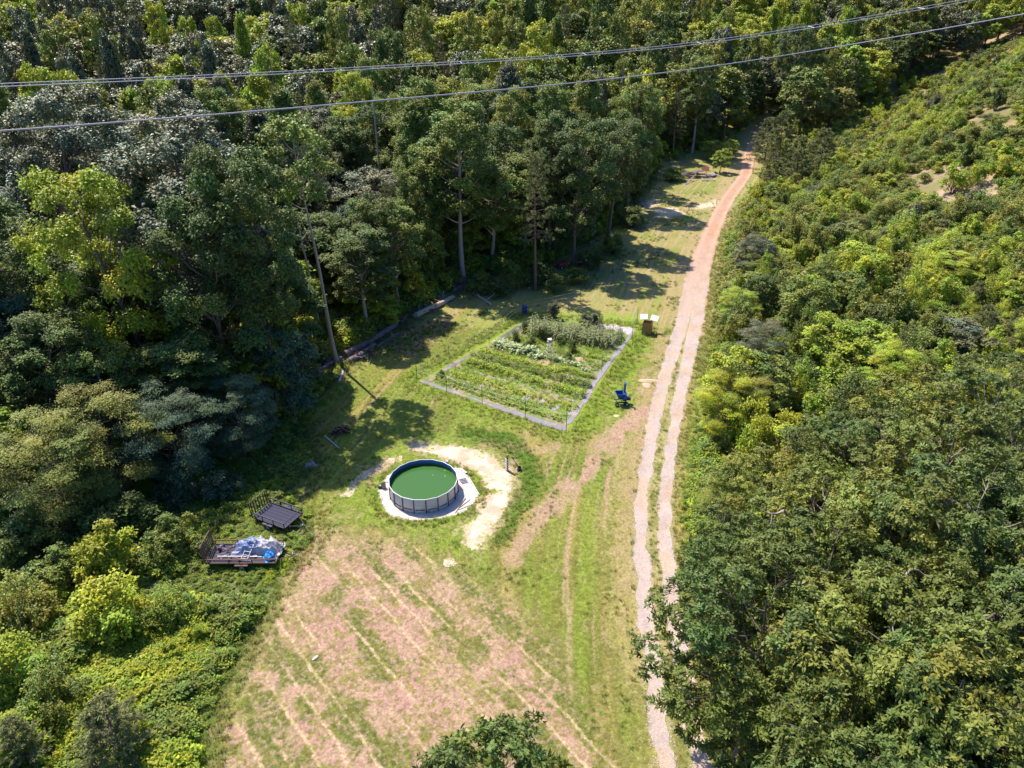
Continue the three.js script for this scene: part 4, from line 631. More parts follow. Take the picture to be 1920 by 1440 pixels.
// ---------------------------------------------------------------- trailers at the left
function trailer(name, label, pos, turn, L, W, gateH, rail, mats) {
  const o = thing(name, label, 'trailer', pos, turn), y = 0.62, m = mats.frame;
  const nP = 6; for (let i = 0; i < nP; i++) part('deck_plank', box(L - 0.08, 0.04, (W - 0.1) / nP - 0.012, 0, y, -W / 2 + 0.05 + (i + 0.5) * (W - 0.1) / nP), mats.deck, o);
  for (const s of [-1, 1]) { part('side_beam', box(L, 0.1, 0.06, 0, y - 0.02, s * W / 2), m, o); part('side_rail', box(L, 0.07, 0.07, 0, y + rail, s * W / 2), m, o); for (let i = 0; i < 4; i++) part('stake', box(0.05, rail - 0.07, 0.05, -L / 2 + 0.03 + i * (L - 0.06) / 3, y + rail / 2 + 0.005, s * W / 2), m, o); part('fender', new RoundedBoxGeometry(0.86, 0.07, 0.24, 2, 0.03).translate(0.1, 0.6, s * (W / 2 + 0.17)), m, o); }
  part('front_beam', box(0.06, 0.1, W - 0.07, L / 2 - 0.03, y - 0.02, 0), m, o); part('front_rail', box(0.05, 0.05, W - 0.06, L / 2 - 0.03, y + rail, 0), m, o);
  for (const s of [-1, 1]) { const w = new THREE.Group(); w.name = 'wheel'; w.position.set(0.1, 0.33, s * (W / 2 + 0.17)); o.add(w); part('tyre', new THREE.TorusGeometry(0.24, 0.09, 10, 24), tyreM, w); part('rim', new THREE.CylinderGeometry(0.17, 0.17, 0.13, 18).rotateX(Math.PI / 2), mats.rim, w); }
  for (const s of [-1, 1]) part('tongue', rod(V(L / 2, y - 0.06, s * W * 0.3), V(L / 2 + 1.0, y - 0.12, 0), 0.035, 6), m, o);
  part('jack', new THREE.CylinderGeometry(0.03, 0.03, 0.6, 8).translate(L / 2 + 0.85, 0.36, 0.06), galv, o);
  const gt = new THREE.Group(); gt.name = 'ramp_gate'; gt.position.set(-L / 2 - 0.045, y + 0.02, 0); gt.rotation.z = 0.1; o.add(gt);
  for (const s of [-1, 1]) part('gate_post', box(0.05, gateH, 0.05, 0, gateH / 2, s * (W / 2 - 0.05)), m, gt); part('gate_bar', box(0.05, 0.05, W - 0.16, 0, gateH - 0.03, 0), m, gt); part('gate_bar', box(0.05, 0.05, W - 0.16, 0, 0.03, 0), m, gt);
  const nS = mats.slats; for (let i = 0; i < nS; i++) part('slat', box(0.025, gateH - 0.12, mats.slatW, 0.0, gateH / 2, -W / 2 + 0.1 + (i + 0.5) * (W - 0.2) / nS), mats.gate, gt);
  return o;
}
trailer('utility_trailer', 'empty dark utility trailer with a raised slatted ramp in the shade', [-16.53, 0, -40.3], 0.45 * -1, 2.95, 1.85, 1.05, 0.4, { frame: blackMetal, deck: std([0.025, 0.025, 0.06], 0.8), rim: std([0.25, 0.35, 0.5], 0.5), slats: 7, slatW: 0.09, gate: blackMetal });
const brownSteel = std([0.16, 0.085, 0.07], 0.8);
trailer('utility_trailer', 'loaded brown trailer with tarp, pipes and ladder among the weeds', [-17.52, 0, -36.36], 0.01, 4.55, 1.88, 1.2, 0.3, { frame: brownSteel, deck: std([0.06, 0.05, 0.07], 0.9), rim: galv, slats: 8, slatW: 0.13, gate: std([0.2, 0.11, 0.085], 0.9) });
{
  R = rng(61); const y0 = 0.645;
  const sheetHeap = (name, label, cat, cx, cz, sx, sz, hgt, colf, seed, base = y0, turn = 0, rough = 0.5) => { const nx = 40, nz = 26, g = new Geo(); for (let j = 0; j <= nz; j++) for (let i = 0; i <= nx; i++) { const a = i / nx * 2 - 1, b = j / nz * 2 - 1, r = Math.pow(Math.pow(Math.abs(a), 3) + Math.pow(Math.abs(b), 3), 1 / 3), e = sst(1, 0.72, r), rid = 1 - Math.abs(2 * fbm(a * 2.6 + seed, b * 2.2, 3) - 1), y = e * hgt * (0.45 + 0.75 * rid * rid * (0.5 + fbm(a * 1.5 + seed * 2, b, 2))) + 0.012; const wob = 1 + 0.12 * (fbm(a * 2 + seed, b * 2 + 5, 2) - 0.5); const c = colf(a, b, rid); g.v(a * sx * wob, y, b * sz * wob, 0, 1, 0, c[0], c[1], c[2], a * sx, b * sz); } for (let j = 0; j < nz; j++) for (let i = 0; i < nx; i++) { const k = j * (nx + 1) + i; g.i.push(k, k + nx + 1, k + nx + 2, k, k + nx + 2, k + 1); } const o = solo(name, g.build(true), std([1, 1, 1], rough, { vertexColors: true, side: THREE.DoubleSide }), label, cat); o.position.set(cx, base, cz); o.rotation.y = turn; return o; };
  sheetHeap('tarp', 'crumpled silver-grey tarp heaped on the loaded trailer', 'tarp', -16.75, -36.72, 1.62, 0.62, 0.62, (a, b, r) => mix3([0.21, 0.26, 0.46], [0.5, 0.47, 0.5], sst(-0.1, 0.5, a + (r - 0.6))), 3);
  sheetHeap('blue_tarp', 'small bright blue sheet at the right end of the loaded trailer', 'tarp', -15.75, -35.88, 0.36, 0.36, 0.3, () => [0.03, 0.25, 0.62], 8, y0 + 0.02, 0.6);
  const gx = at(576, 874); sheetHeap('plastic_sheet', 'crumpled purple-grey sheet lying in the shade left of the pool', 'sheet', gx.x, gx.z, 0.7, 0.4, 0.35, (a, b, r) => mix3([0.22, 0.2, 0.34], [0.34, 0.24, 0.26], r), 12, H(gx.x, gx.z), 0.6);
  // pipes, ladder, scrap on the trailer
  const ladder = (name, label, pos, turn, len, w, n, mat, tilt = 0) => { const o = thing(name, label, 'ladder', pos, turn); o.rotation.z = tilt; for (const s of [-1, 1]) part('stile', box(len, 0.06, 0.03, 0, 0, s * w / 2), mat, o); for (let i = 0; i < n; i++) part('rung', rod(V(-len / 2 + (i + 0.5) * len / n, 0, -w / 2), V(-len / 2 + (i + 0.5) * len / n, 0, w / 2), 0.018, 6), mat, o); return o; };
  ladder('ladder', 'light metal ladder lying across the tarp on the loaded trailer', [-17.18, 1.05, -36.2], 1.35, 1.5, 0.42, 6, std([0.75, 0.7, 0.68], 0.4), 0.42);
  const pipeAt = (x0, z0, x1, z1, y, r, mat, label, group) => { const o = thing('pipe', label, 'pipe', [x0, y, z0], 0, group); part('shaft', rod(V(0, 0, 0), V(x1 - x0, 0.02, z1 - z0), r, 8), mat, o); part('collar', rod(V(0, 0, 0), V((x1 - x0) * 0.04, 0, (z1 - z0) * 0.04), r * 1.3, 8), mat, o); };
  pipeAt(-19.1, -35.85, -16.2, -35.8, y0 + 0.16, 0.03, whiteRail, 'long white pipe lying along the loaded trailer below the ladder');
  pipeAt(-19.35, -35.6, -16.8, -35.55, y0 + 0.06, 0.025, std([0.55, 0.5, 0.62], 0.5), 'greyish long pipe nearest to the front side of the loaded trailer');
  for (let i = 0; i < 12; i++) { const x = rr(-19.3, -18), z = rr(-37, -35.75), a = rr(-0.9, 0.9), l = rr(0.9, 1.7); pipeAt(x, z, Math.min(-16.9, x + Math.cos(a) * l), clamp(z - Math.sin(a) * l * 0.6, -37.1, -35.6), y0 + 0.03 + i * 0.018, 0.016, pick([galv, std([0.3, 0.24, 0.36], 0.6), std([0.36, 0.24, 0.22], 0.7)]), 'thin scrap tube in the tangle at the gate end of the loaded trailer', 'scrap tubes on the loaded trailer'); }
  for (let i = 0; i < 9; i++) { const x = rr(-18.9, -16.4), z = rr(-36.0, -35.55), o = thing('scrap_block', 'small scrap piece lying along the front side of the loaded trailer', 'scrap', [x, y0 + 0.02, z], R() * 3, 'scrap pieces on the loaded trailer'); part('lump', box(rr(0.1, 0.28), rr(0.06, 0.14), rr(0.08, 0.2), 0, 0.06, 0, 0.02), pick([std([0.45, 0.36, 0.4], 0.8), std([0.2, 0.12, 0.14], 0.8), std([0.6, 0.55, 0.55], 0.7)]), o); part('strap', box(0.03, 0.012, 0.3, 0, 0.14, 0), darkPlastic, o); }
  const dp = std([0.09, 0.06, 0.1], 0.9); for (let i = 0; i < 3; i++) { const o = thing('bundle', 'dark bundle of scrap against the gate of the loaded trailer', 'scrap', [-19.2 + i * 0.42, y0, -36.75 + (i % 2) * 0.3], i, 'dark bundles at the trailer gate'); part('roll', new THREE.CylinderGeometry(0.13, 0.15, 0.6, 10).rotateX(1.4).translate(0, 0.15, 0), dp, o); part('tie', new THREE.TorusGeometry(0.145, 0.015, 6, 14).translate(0, 0.15, 0), galv, o); }
  const bp = at(528, 1052), bg = new Geo(); limb(bg, V(0, 0.25, 0), V(1.3, 0.5, -0.25), 0.06, 0.025, 6); limb(bg, V(0.1, 0.3, -0.15), V(0.9, 0.45, -0.5), 0.05, 0.02, 6); const bo = solo('branch', bg.build(), PALEBARK, 'pale bare branch in the weeds right of the loaded trailer', 'branch'); bo.position.copy(bp);
}
// ---------------------------------------------------------------- garden
const G = (x, y) => at(780 + x / 4, 560 + y / 4);   // points read off the enlarged garden
R = rng(71);
{
  const bedCol = (x, z) => { const n = fbm(x * 0.9, z * 0.9, 3), m = noise(x * 4, z * 4); return mix3(mix3([0.15, 0.24, 0.03], [0.24, 0.3, 0.05], m), [0.42, 0.30, 0.2], sst(0.52, 0.68, n) * 0.8); };
  solo('garden_bed', patchGeo([[40, 618], [1122, 965], [1620, 235], [1340, 190], [840, 150], [560, 330]].map((p) => G(...p)), 0.008, 0.15, 0.14, bedCol), grainMat, null, null, null, 'structure');
  const fabric = (pts, label, c, lift, rag = 0.14) => solo('ground_fabric', patchGeo(pts.map((p) => G(...p)), lift, rag, 0.09, (x, z) => { const n = fbm(x * 2.4, z * 2.4, 3); return mix3(c, [0.55, 0.42, 0.33], sst(0.55, 0.75, n) * 0.6); }), grainMat, label, 'ground cloth');
  fabric([[15, 618], [60, 615], [400, 735], [800, 860], [1125, 962], [1118, 992], [1020, 972], [780, 890], [420, 757], [150, 668]], 'long pale grey strip of ground cloth along the near edge of the garden', [0.31, 0.275, 0.32], 0.024);
  fabric([[1128, 930], [1165, 880], [1240, 770], [1330, 620], [1420, 490], [1540, 350], [1625, 240], [1645, 240], [1575, 345], [1455, 500], [1360, 630], [1270, 790], [1170, 925], [1130, 960]], 'grey strip of ground cloth along the right edge of the garden', [0.34, 0.3, 0.36], 0.032);
  fabric([[590, 318], [700, 240], [830, 165], [850, 180], [800, 225], [690, 290], [660, 325]], 'dark strip of ground cloth at the upper left edge of the garden', [0.17, 0.15, 0.19], 0.024);
  fabric([[190, 535], [250, 495], [410, 415], [425, 425], [300, 495], [215, 548]], 'partly overgrown dark strip of ground cloth at the lower left edge of the garden', [0.25, 0.22, 0.27], 0.024);
  fabric([[1345, 185], [1480, 195], [1645, 230], [1600, 275], [1480, 240], [1335, 215]], 'pale crumpled ground cloth at the far right corner of the garden', [0.62, 0.53, 0.58], 0.028);
  const slab = [[440, 695, 535, 618, 26], [790, 772, 870, 705, 55], [915, 798, 985, 742, 28], [1030, 832, 1090, 785, 34], [1140, 872, 1205, 812, 26], [720, 812, 775, 812, 40], [845, 860, 895, 856, 26], [960, 890, 1000, 885, 26], [355, 660, 400, 622, 22], [530, 735, 575, 705, 24], [235, 590, 280, 560, 20]];
  for (const [x0, y0, x1, y1, w] of slab) fabric([[x0 - w / 2, y0], [x1 - w / 2, y1], [x1 + w / 2, y1 + 4], [x0 + w / 2, y0 + 5]], null, [0.44, 0.38, 0.43], 0.02, 0.1).userData = { label: 'short grey strip of ground cloth between beds at the near side of the garden', category: 'ground cloth', group: 'short ground cloth strips in the near garden beds' };
  const walk = [[430, 550, 700, 625], [700, 625, 1240, 785], [1120, 565, 1270, 615], [900, 660, 990, 720], [1180, 520, 1345, 585], [1100, 400, 1300, 480]];
  walk.forEach(([x0, y0, x1, y1]) => { const o = fabric([[x0, y0 - 4], [x1, y1 - 4], [x1, y1 + 4], [x0, y0 + 4]], null, [0.42, 0.36, 0.3], 0.018, 0.3); o.userData = { label: 'thin pale strip of bare path running between the crop rows', category: 'ground cloth', group: 'pale strips between the crop rows' }; });
  const straw = [[[930, 450], [990, 440], [1005, 490], [960, 510], [925, 490]], [[1030, 490], [1065, 485], [1080, 540], [1035, 545]], [[1200, 440], [1270, 450], [1280, 480], [1210, 465]], [[790, 450], [830, 448], [830, 475], [795, 478]]];
  straw.forEach((q, i) => solo('straw_mulch', patchGeo(q.map((p) => G(...p)), 0.05, 0.3, 0.1, (x, z) => mix3([0.66, 0.45, 0.3], [0.5, 0.33, 0.22], noise(x * 9, z * 9))), grainMat, ['pale straw mulch at the foot of the white trellis', 'pale straw mulch right of the white trellis', 'strip of straw mulch in the right part of the garden', 'small straw patch in front of the squash leaves'][i], 'mulch'));
  // crop rows
  const row = (name, label, x0, y0, x1, y1, w, h, m, o = {}) => { w *= 1.5; const a = G(x0, y0), b = G(x1, y1), F = new Geo(), len = a.distanceTo(b), d = V(0, 0, 0).subVectors(b, a).normalize(), n = V(-d.z, 0, d.x), cnt = Math.round(len * w * (o.den ?? 26) * 1.15); for (let i = 0; i < cnt; i++) { const t = R(), s = gauss() * 0.5 * w, bump = 0.55 + 0.9 * noise(t * len * 1.3 + x0, s * 2 + y0), c = V(a.x + (b.x - a.x) * t + n.x * s, Math.max(0.03, h * bump * (0.45 + 0.55 * R()) * (1 - Math.min(0.7, Math.abs(s / w) * 0.8))), a.z + (b.z - a.z) * t + n.z * s); const g0 = 0.7 + 0.6 * R(); spray(F, c, V(0, 1, 0), o.lv ?? 9, o.sig ?? 0.11, o.L ?? 0.13, o.W ?? 0.085, [g0 * (0.9 + 0.25 * R()), g0, g0]); } const g = F.build(); return solo(name, g, LEAF[m], label, o.cat ?? 'crop row'); };
  row('crop_row', 'long dense green row of bean plants nearest to the near beds', 390, 475, 1260, 735, 0.75, 0.55, 'bright'); row('crop_row', 'long dense row of leafy beans behind the first dense row', 410, 425, 1310, 665, 0.7, 0.5, 'mid');
  row('crop_row', 'green row of low plants behind the two dense bean rows', 480, 395, 1090, 560, 0.5, 0.35, 'lime'); row('crop_row', 'bright grassy row right of the straw mulch', 1080, 530, 1335, 600, 0.42, 0.35, 'bright', { L: 0.2, W: 0.03, den: 50 });
  row('crop_row', 'weedy green row in the near beds behind the cloth strips', 150, 595, 900, 810, 0.9, 0.28, 'weed', { den: 16 }); row('crop_row', 'weedy green row next to the near edge of the garden', 130, 610, 1080, 910, 0.5, 0.24, 'bright', { den: 15 }); row('crop_row', 'weedy low row left of the long pale path in the near beds', 260, 560, 1220, 830, 0.8, 0.26, 'lime', { den: 14 });
  row('squash_patch', 'pale big-leaved squash plants left of the white trellis', 590, 345, 960, 440, 0.95, 0.5, 'squash', { L: 0.3, W: 0.26, den: 15, lv: 6, sig: 0.16, cat: 'squash plants' }); row('squash_patch', 'grey-green squash vines right of the white trellis', 1015, 455, 1330, 545, 0.5, 0.3, 'squash', { L: 0.22, W: 0.19, den: 13, lv: 6, sig: 0.14, cat: 'squash plants' });
  row('crop_row', 'grassy low row in front of the corn at the right', 1180, 400, 1480, 470, 0.6, 0.22, 'lime', { den: 16 }); row('crop_row', 'thin green row at the back left under the corn', 690, 300, 960, 330, 1.2, 0.22, 'weed', { den: 14 }); row('crop_row', 'thin weedy row between the trellis and the corn', 1010, 385, 1200, 430, 0.8, 0.2, 'weed', { den: 12 });
  [[745, 315, 0.9], [870, 370, 1.15], [940, 310, 1.25], [1075, 350, 0.95], [1175, 400, 1.1], [1140, 460, 0.8], [815, 250, 1], [190, 590, 0.7]].forEach(([x, y, s], i) => { const p = G(x, y); plant('garden_bush', CLUMP[i % 2], LEAF.deep, BARK, p.x, p.z, s * 1.1, s * 0.62, ['small dark bush at the left end of the back garden rows', 'dark bush behind the squash leaves', 'largest dark bush in the middle of the back garden', 'dark bush just behind the white trellis', 'dark bush right of the white trellis', 'small dark bush near the right straw strip', 'dark bush at the left end of the corn', 'small bush at the left corner of the near beds'][i], 'bush'); });
  // corn
  const cg = new Geo(); tube(cg, [V(0, 0, 0), V(0.02, 0.9, 0), V(0, 1.8, 0.03)], [0.022, 0.018, 0.008], 5, [0.9, 0.8, 0.5], false);
  for (let i = 0; i < 11; i++) { const a = i * 2.2 + R(), y = 0.25 + i * 0.14, d = V(Math.cos(a), 0, Math.sin(a)), s = V(-d.z, 0, d.x), l = 0.5 + R() * 0.25; let pv = null; for (let k = 0; k <= 4; k++) { const t = k / 4, p = V(d.x * l * t, y + l * (0.75 * t - 1.15 * t * t), d.z * l * t), w = 0.05 * Math.sin(Math.PI * (0.12 + 0.86 * t)), b = 0.75 + 0.5 * R(), c = R() < 0.15 ? [1.4 * b, 1.15 * b, 0.9 * b] : [b, b, b]; const q = [g2(p, s, -w), g2(p, s, w)]; function g2(P, S, W) { return cg.v(P.x + S.x * W, P.y, P.z + S.z * W, d.x * 0.3, 0.95, d.z * 0.3, c[0], c[1], c[2]); } if (pv) cg.i.push(pv[0], pv[1], q[1], pv[0], q[1], q[0]); pv = q; } }
  for (let i = 0; i < 6; i++) { const a = i * 1.05; leaf(cg, 0, 1.75, 0.03, V(Math.cos(a), 0.4, Math.sin(a)).normalize(), V(Math.cos(a) * 0.5, 0.85, Math.sin(a) * 0.5).normalize(), 0.2, 0.025, [1.5, 1.2, 0.9]); }
  const corn = [], cg2 = cg.build(false, true), A = G(850, 195), B = G(1545, 300), Cc = G(1470, 375), D = G(850, 275), A2 = G(930, 140);
  for (let r = 0; r < 6; r++) for (let i = 0; i < 34; i++) { const t = (i + R() * 0.7) / 34, u = r / 5, p = V(0, 0, 0).lerpVectors(A.clone().lerp(B, t), D.clone().lerp(Cc, t), u); if (R() < 0.1) continue; corn.push({ p: 0, m: 'corn', x: p.x + gauss() * 0.16, y: H(p.x, p.z), z: p.z + gauss() * 0.16, s: rr(0.85, 1.15), sy: rr(0.45, 0.95), a: R() * 6.28 }); }
  stuffOf('corn', [cg2], LEAF, corn, 'block of tall corn with tan tassels at the back of the garden', 'corn');
  const sf = (x, y, h, label) => { const p = G(x, y); plant('sunflower_clump', SHRUB[1], LEAF.silver, BARK, p.x, p.z, h, 0.8, label, 'tall plant'); }; sf(1030, 150, 2.2, 'tall grey-green plant clump standing behind the corn'); sf(1340, 205, 1.6, 'lower grey-green plant clump at the back right of the corn'); sf(1270, 190, 1.3, 'small grey-green plants behind the middle of the corn');
  // white trellis
  const tp = G(1000, 445), tr = thing('trellis', 'white slender wooden tower trellis among the squash', 'trellis', [tp.x, 0, tp.z], 0.3), wm = std([0.72, 0.66, 0.58], 0.7), lo = 0.36, hi = 0.16, th = 2.1;
  for (const sx of [-1, 1]) for (const sz of [-1, 1]) part('leg', rod(V(sx * lo, 0, sz * lo), V(sx * hi, th, sz * hi), 0.028, 6), wm, tr);
  for (let i = 0; i < 5; i++) { const t = 0.12 + i * 0.19, w = mix(lo, hi, t), y = t * th; for (const s of [-1, 1]) { part('rung', box(w * 2 + 0.08, 0.05, 0.03, 0, y, s * (w + 0.02)), wm, tr); part('rung', box(0.03, 0.05, w * 2 + 0.02, s * (w + 0.035), y + 0.055, 0), wm, tr); } } part('cap', box(0.4, 0.05, 0.4, 0, th + 0.03, 0), wm, tr);
  // fence: thin posts with strung wires round the garden
  const fp = [[8, 615, 1.8], [250, 470, 1.7], [548, 330, 1.8], [800, 130, 1.8], [1230, 40, 1.8], [1657, 170, 1.8], [1620, 300, 1.7], [1540, 330, 1.7], [1392, 545, 1.8], [1250, 740, 1.7], [1126, 995, 1.9], [820, 900, 1.7], [497, 800, 1.9], [230, 700, 1.7]], q = fp.map(([x, y, h]) => { const p = G(x, y); p.h = h; return p; });
  const fence = thing('garden_fence', 'thin dark posts and fine wires of the fence round the vegetable garden', 'fence', [q[0].x, 0, q[0].z]), O = q[0];
  q.forEach((p, i) => { part('post', rod(V(p.x - O.x, -0.1, p.z - O.z), V(p.x - O.x, p.h, p.z - O.z), 0.024, 6), blackMetal, fence); const n = q[(i + 1) % q.length]; for (const y of [0.7, 1.2, 1.65]) { const g = new Geo(), m = V((p.x + n.x) / 2 - O.x, y - 0.05, (p.z + n.z) / 2 - O.z); tube(g, [V(p.x - O.x, y, p.z - O.z), m, V(n.x - O.x, y, n.z - O.z)], 0.006, 4); part('wire', g.build(), i > 2 && i < 5 ? std([0.7, 0.62, 0.5], 0.6) : galv, fence); } });
  [[1093, 1030], [1200, 985], [1455, 595], [1620, 375]].forEach(([x, y], i) => { const p = G(x, y), o = thing('stake', ['short dark stake below the near corner of the garden', 'short dark stake right of the near garden corner', 'short dark stake in the lawn right of the garden middle', 'short dark stake in the lawn below the brown crate'][i], 'stake', [p.x, 0, p.z]); part('rod', rod(V(0, 0, 0), V(0, 0.8, 0), 0.022, 6), blackMetal, o); part('tip', new THREE.SphereGeometry(0.03, 8, 6).translate(0, 0.8, 0), darkPlastic, o); });
  const bp = G(815, 108), bar = thing('barrel', 'dark blue barrel at the edge of the wood behind the garden', 'barrel', [bp.x, 0, bp.z]), bm = std([0.015, 0.04, 0.3], 0.45);
  part('drum', new THREE.LatheGeometry([[0, 0], [0.27, 0], [0.29, 0.04], [0.3, 0.3], [0.31, 0.33], [0.3, 0.36], [0.3, 0.6], [0.31, 0.63], [0.3, 0.66], [0.28, 0.9], [0.26, 0.92], [0, 0.92]].map(([x, y]) => new THREE.Vector2(x, y)), 20), bm, bar); part('lid', new THREE.CylinderGeometry(0.27, 0.28, 0.04, 20).translate(0, 0.945, 0), bm, bar);
}
// ---------------------------------------------------------------- crate, chipper, sand, stones
{
  const cp = at(1214, 629), cr = thing('wooden_crate', 'brown upright wooden crate with two raised white lids beside the garden', 'crate', [cp.x, 0, cp.z - 0.5], -0.35), bw = std([0.36, 0.2, 0.075], 0.8), bw2 = std([0.3, 0.165, 0.06], 0.8);
  for (const [z, n] of [[0.47, 5], [-0.47, 5]]) for (let i = 0; i < n; i++) part('side_board', box(0.188, 1.35, 0.03, -0.38 + i * 0.19, 0.71, z), i % 2 ? bw : bw2, cr); for (const x of [0.48, -0.48]) for (let i = 0; i < 5; i++) part('side_board', box(0.03, 1.35, 0.178, x, 0.71, -0.36 + i * 0.18), i % 2 ? bw2 : bw, cr); part('bottom', box(0.92, 0.03, 0.9, 0, 0.06, 0), bw2, cr);
  const lid = (s, c, ry) => { const g = new THREE.Group(); g.name = 'lid'; g.position.set(s * 0.42, 1.42, -0.5); g.rotation.set(0.55, ry, s * -0.1); cr.add(g); part('panel', box(0.82, 0.04, 0.72, s * 0.12, 0.02, -0.36), std(c, 0.5), g); part('hinge', rod(V(-0.3, 0, 0), V(0.3, 0, 0), 0.02, 6), galv, g); }; lid(-1, [0.6, 0.58, 0.64], 0.15); lid(1, [0.85, 0.84, 0.84], -0.12);
  const kp = at(1163, 757), ch = thing('wood_chipper', 'blue wood chipper with open hopper and upright chute on the lawn', 'wood chipper', [kp.x, 0, kp.z], 0.1), bl = std([0.015, 0.075, 0.33], 0.45), dk = std([0.02, 0.025, 0.08], 0.6);
  part('drum_housing', new THREE.CylinderGeometry(0.42, 0.42, 0.3, 20).rotateZ(Math.PI / 2).translate(0.32, 0.72, 0), bl, ch);
  { const g = new Geo(), a = [[-0.5, 1.18, 0.42], [0.22, 1.18, 0.42], [0.22, 1.18, -0.36], [-0.5, 1.18, -0.36]], b = [[-0.2, 0.55, 0.2], [0.18, 0.55, 0.2], [0.18, 0.55, -0.2], [-0.2, 0.55, -0.2]]; for (let i = 0; i < 4; i++) { const j = (i + 1) % 4, k = g.v(...a[i], 0, 1, 0); g.v(...a[j], 0, 1, 0); g.v(...b[j], 0, 1, 0); g.v(...b[i], 0, 1, 0); g.i.push(k, k + 2, k + 1, k, k + 3, k + 2); } const hp = g.build().toNonIndexed(); hp.computeVertexNormals(); part('hopper', hp, std([0.015, 0.07, 0.3], 0.45, { side: THREE.DoubleSide }), ch); const rimg = []; for (let i = 0; i < 4; i++) rimg.push(rod(V(...a[i]), V(...a[(i + 1) % 4]), 0.03, 6)); part('hopper_rim', mergeGeometries(rimg), bl, ch); }
  part('feed_floor', box(0.36, 0.05, 0.36, -0.01, 0.57, 0), dk, ch);
  part('chute', box(0.17, 1.15, 0.2, 0.34, 1.5, -0.12, 0.03), bl, ch); part('chute_deflector', box(0.16, 0.05, 0.4, 0.34, 2.1, 0.02, 0.02).rotateX(0.0), bl, ch); part('frame', mergeGeometries([box(1.1, 0.08, 0.08, 0, 0.32, 0.3), box(1.1, 0.08, 0.08, 0, 0.32, -0.3), box(0.08, 0.08, 0.52, -0.4, 0.325, 0), box(0.08, 0.08, 0.52, 0.44, 0.325, 0)]), dk, ch);
  for (const [x, z] of [[-0.42, 0.5], [0.48, 0.5]]) { const w = new THREE.Group(); w.name = 'wheel'; w.position.set(x, 0.2, z); ch.add(w); part('tyre', new THREE.TorusGeometry(0.14, 0.06, 8, 20), tyreM, w); part('rim', new THREE.CylinderGeometry(0.1, 0.1, 0.09, 14).rotateX(Math.PI / 2), galv, w); } part('axle', rod(V(-0.36, 0.2, 0.5), V(0.42, 0.2, 0.5), 0.03, 6), dk, ch); part('drawbar', rod(V(0.1, 0.32, -0.3), V(0.15, 0.2, -1.0), 0.04, 6), dk, ch); part('engine', new RoundedBoxGeometry(0.34, 0.3, 0.36, 2, 0.04).translate(0.72, 0.55, 0.02), dk, ch);
  const mound = (px, py, rx, rz, h, label, c) => { const p = at(px, py), g = new THREE.SphereGeometry(1, 28, 12, 0, 6.2832, 0, Math.PI / 2), a = g.attributes.position; for (let i = 0; i < a.count; i++) { const x = a.getX(i), y = a.getY(i), z = a.getZ(i), k = 1 + 0.35 * (fbm(x * 2 + px, z * 2 + 3, 3) - 0.5); a.setXYZ(i, x * rx * k, Math.pow(y, 1.6) * h * (0.7 + 0.6 * fbm(x * 3 + px, z * 3, 2)), z * rz * k); } g.computeVertexNormals(); const o = solo('sand_pile', g, std(c, 0.95), label, 'sand pile'); o.position.set(p.x, 0.004, p.z); };
  mound(1214, 714, 0.95, 0.3, 0.14, 'low streak of pale sand beside the track', [0.66, 0.44, 0.3]); mound(1155, 780, 0.27, 0.22, 0.06, 'small round patch of pale sand in the lawn below the chipper', [0.66, 0.5, 0.33]); mound(1212, 722, 0.4, 0.5, 0.06, 'little spill of sand under the pale sand streak', [0.6, 0.36, 0.26]);
  const sp = at(591, 1235), g = new THREE.IcosahedronGeometry(1, 2), a = g.attributes.position; for (let i = 0; i < a.count; i++) { const k = 0.8 + 0.4 * noise(a.getX(i) * 2 + 9, a.getZ(i) * 2 + a.getY(i) * 3); a.setXYZ(i, a.getX(i) * 0.08 * k, a.getY(i) * 0.05 * k, a.getZ(i) * 0.2 * k); } g.computeVertexNormals(); const st = solo('stone', g, std([0.75, 0.6, 0.52], 0.9), 'elongated pale stone lying in the dry field', 'stone'); st.position.set(sp.x, 0.05, sp.z); st.rotation.y = -0.6;
}
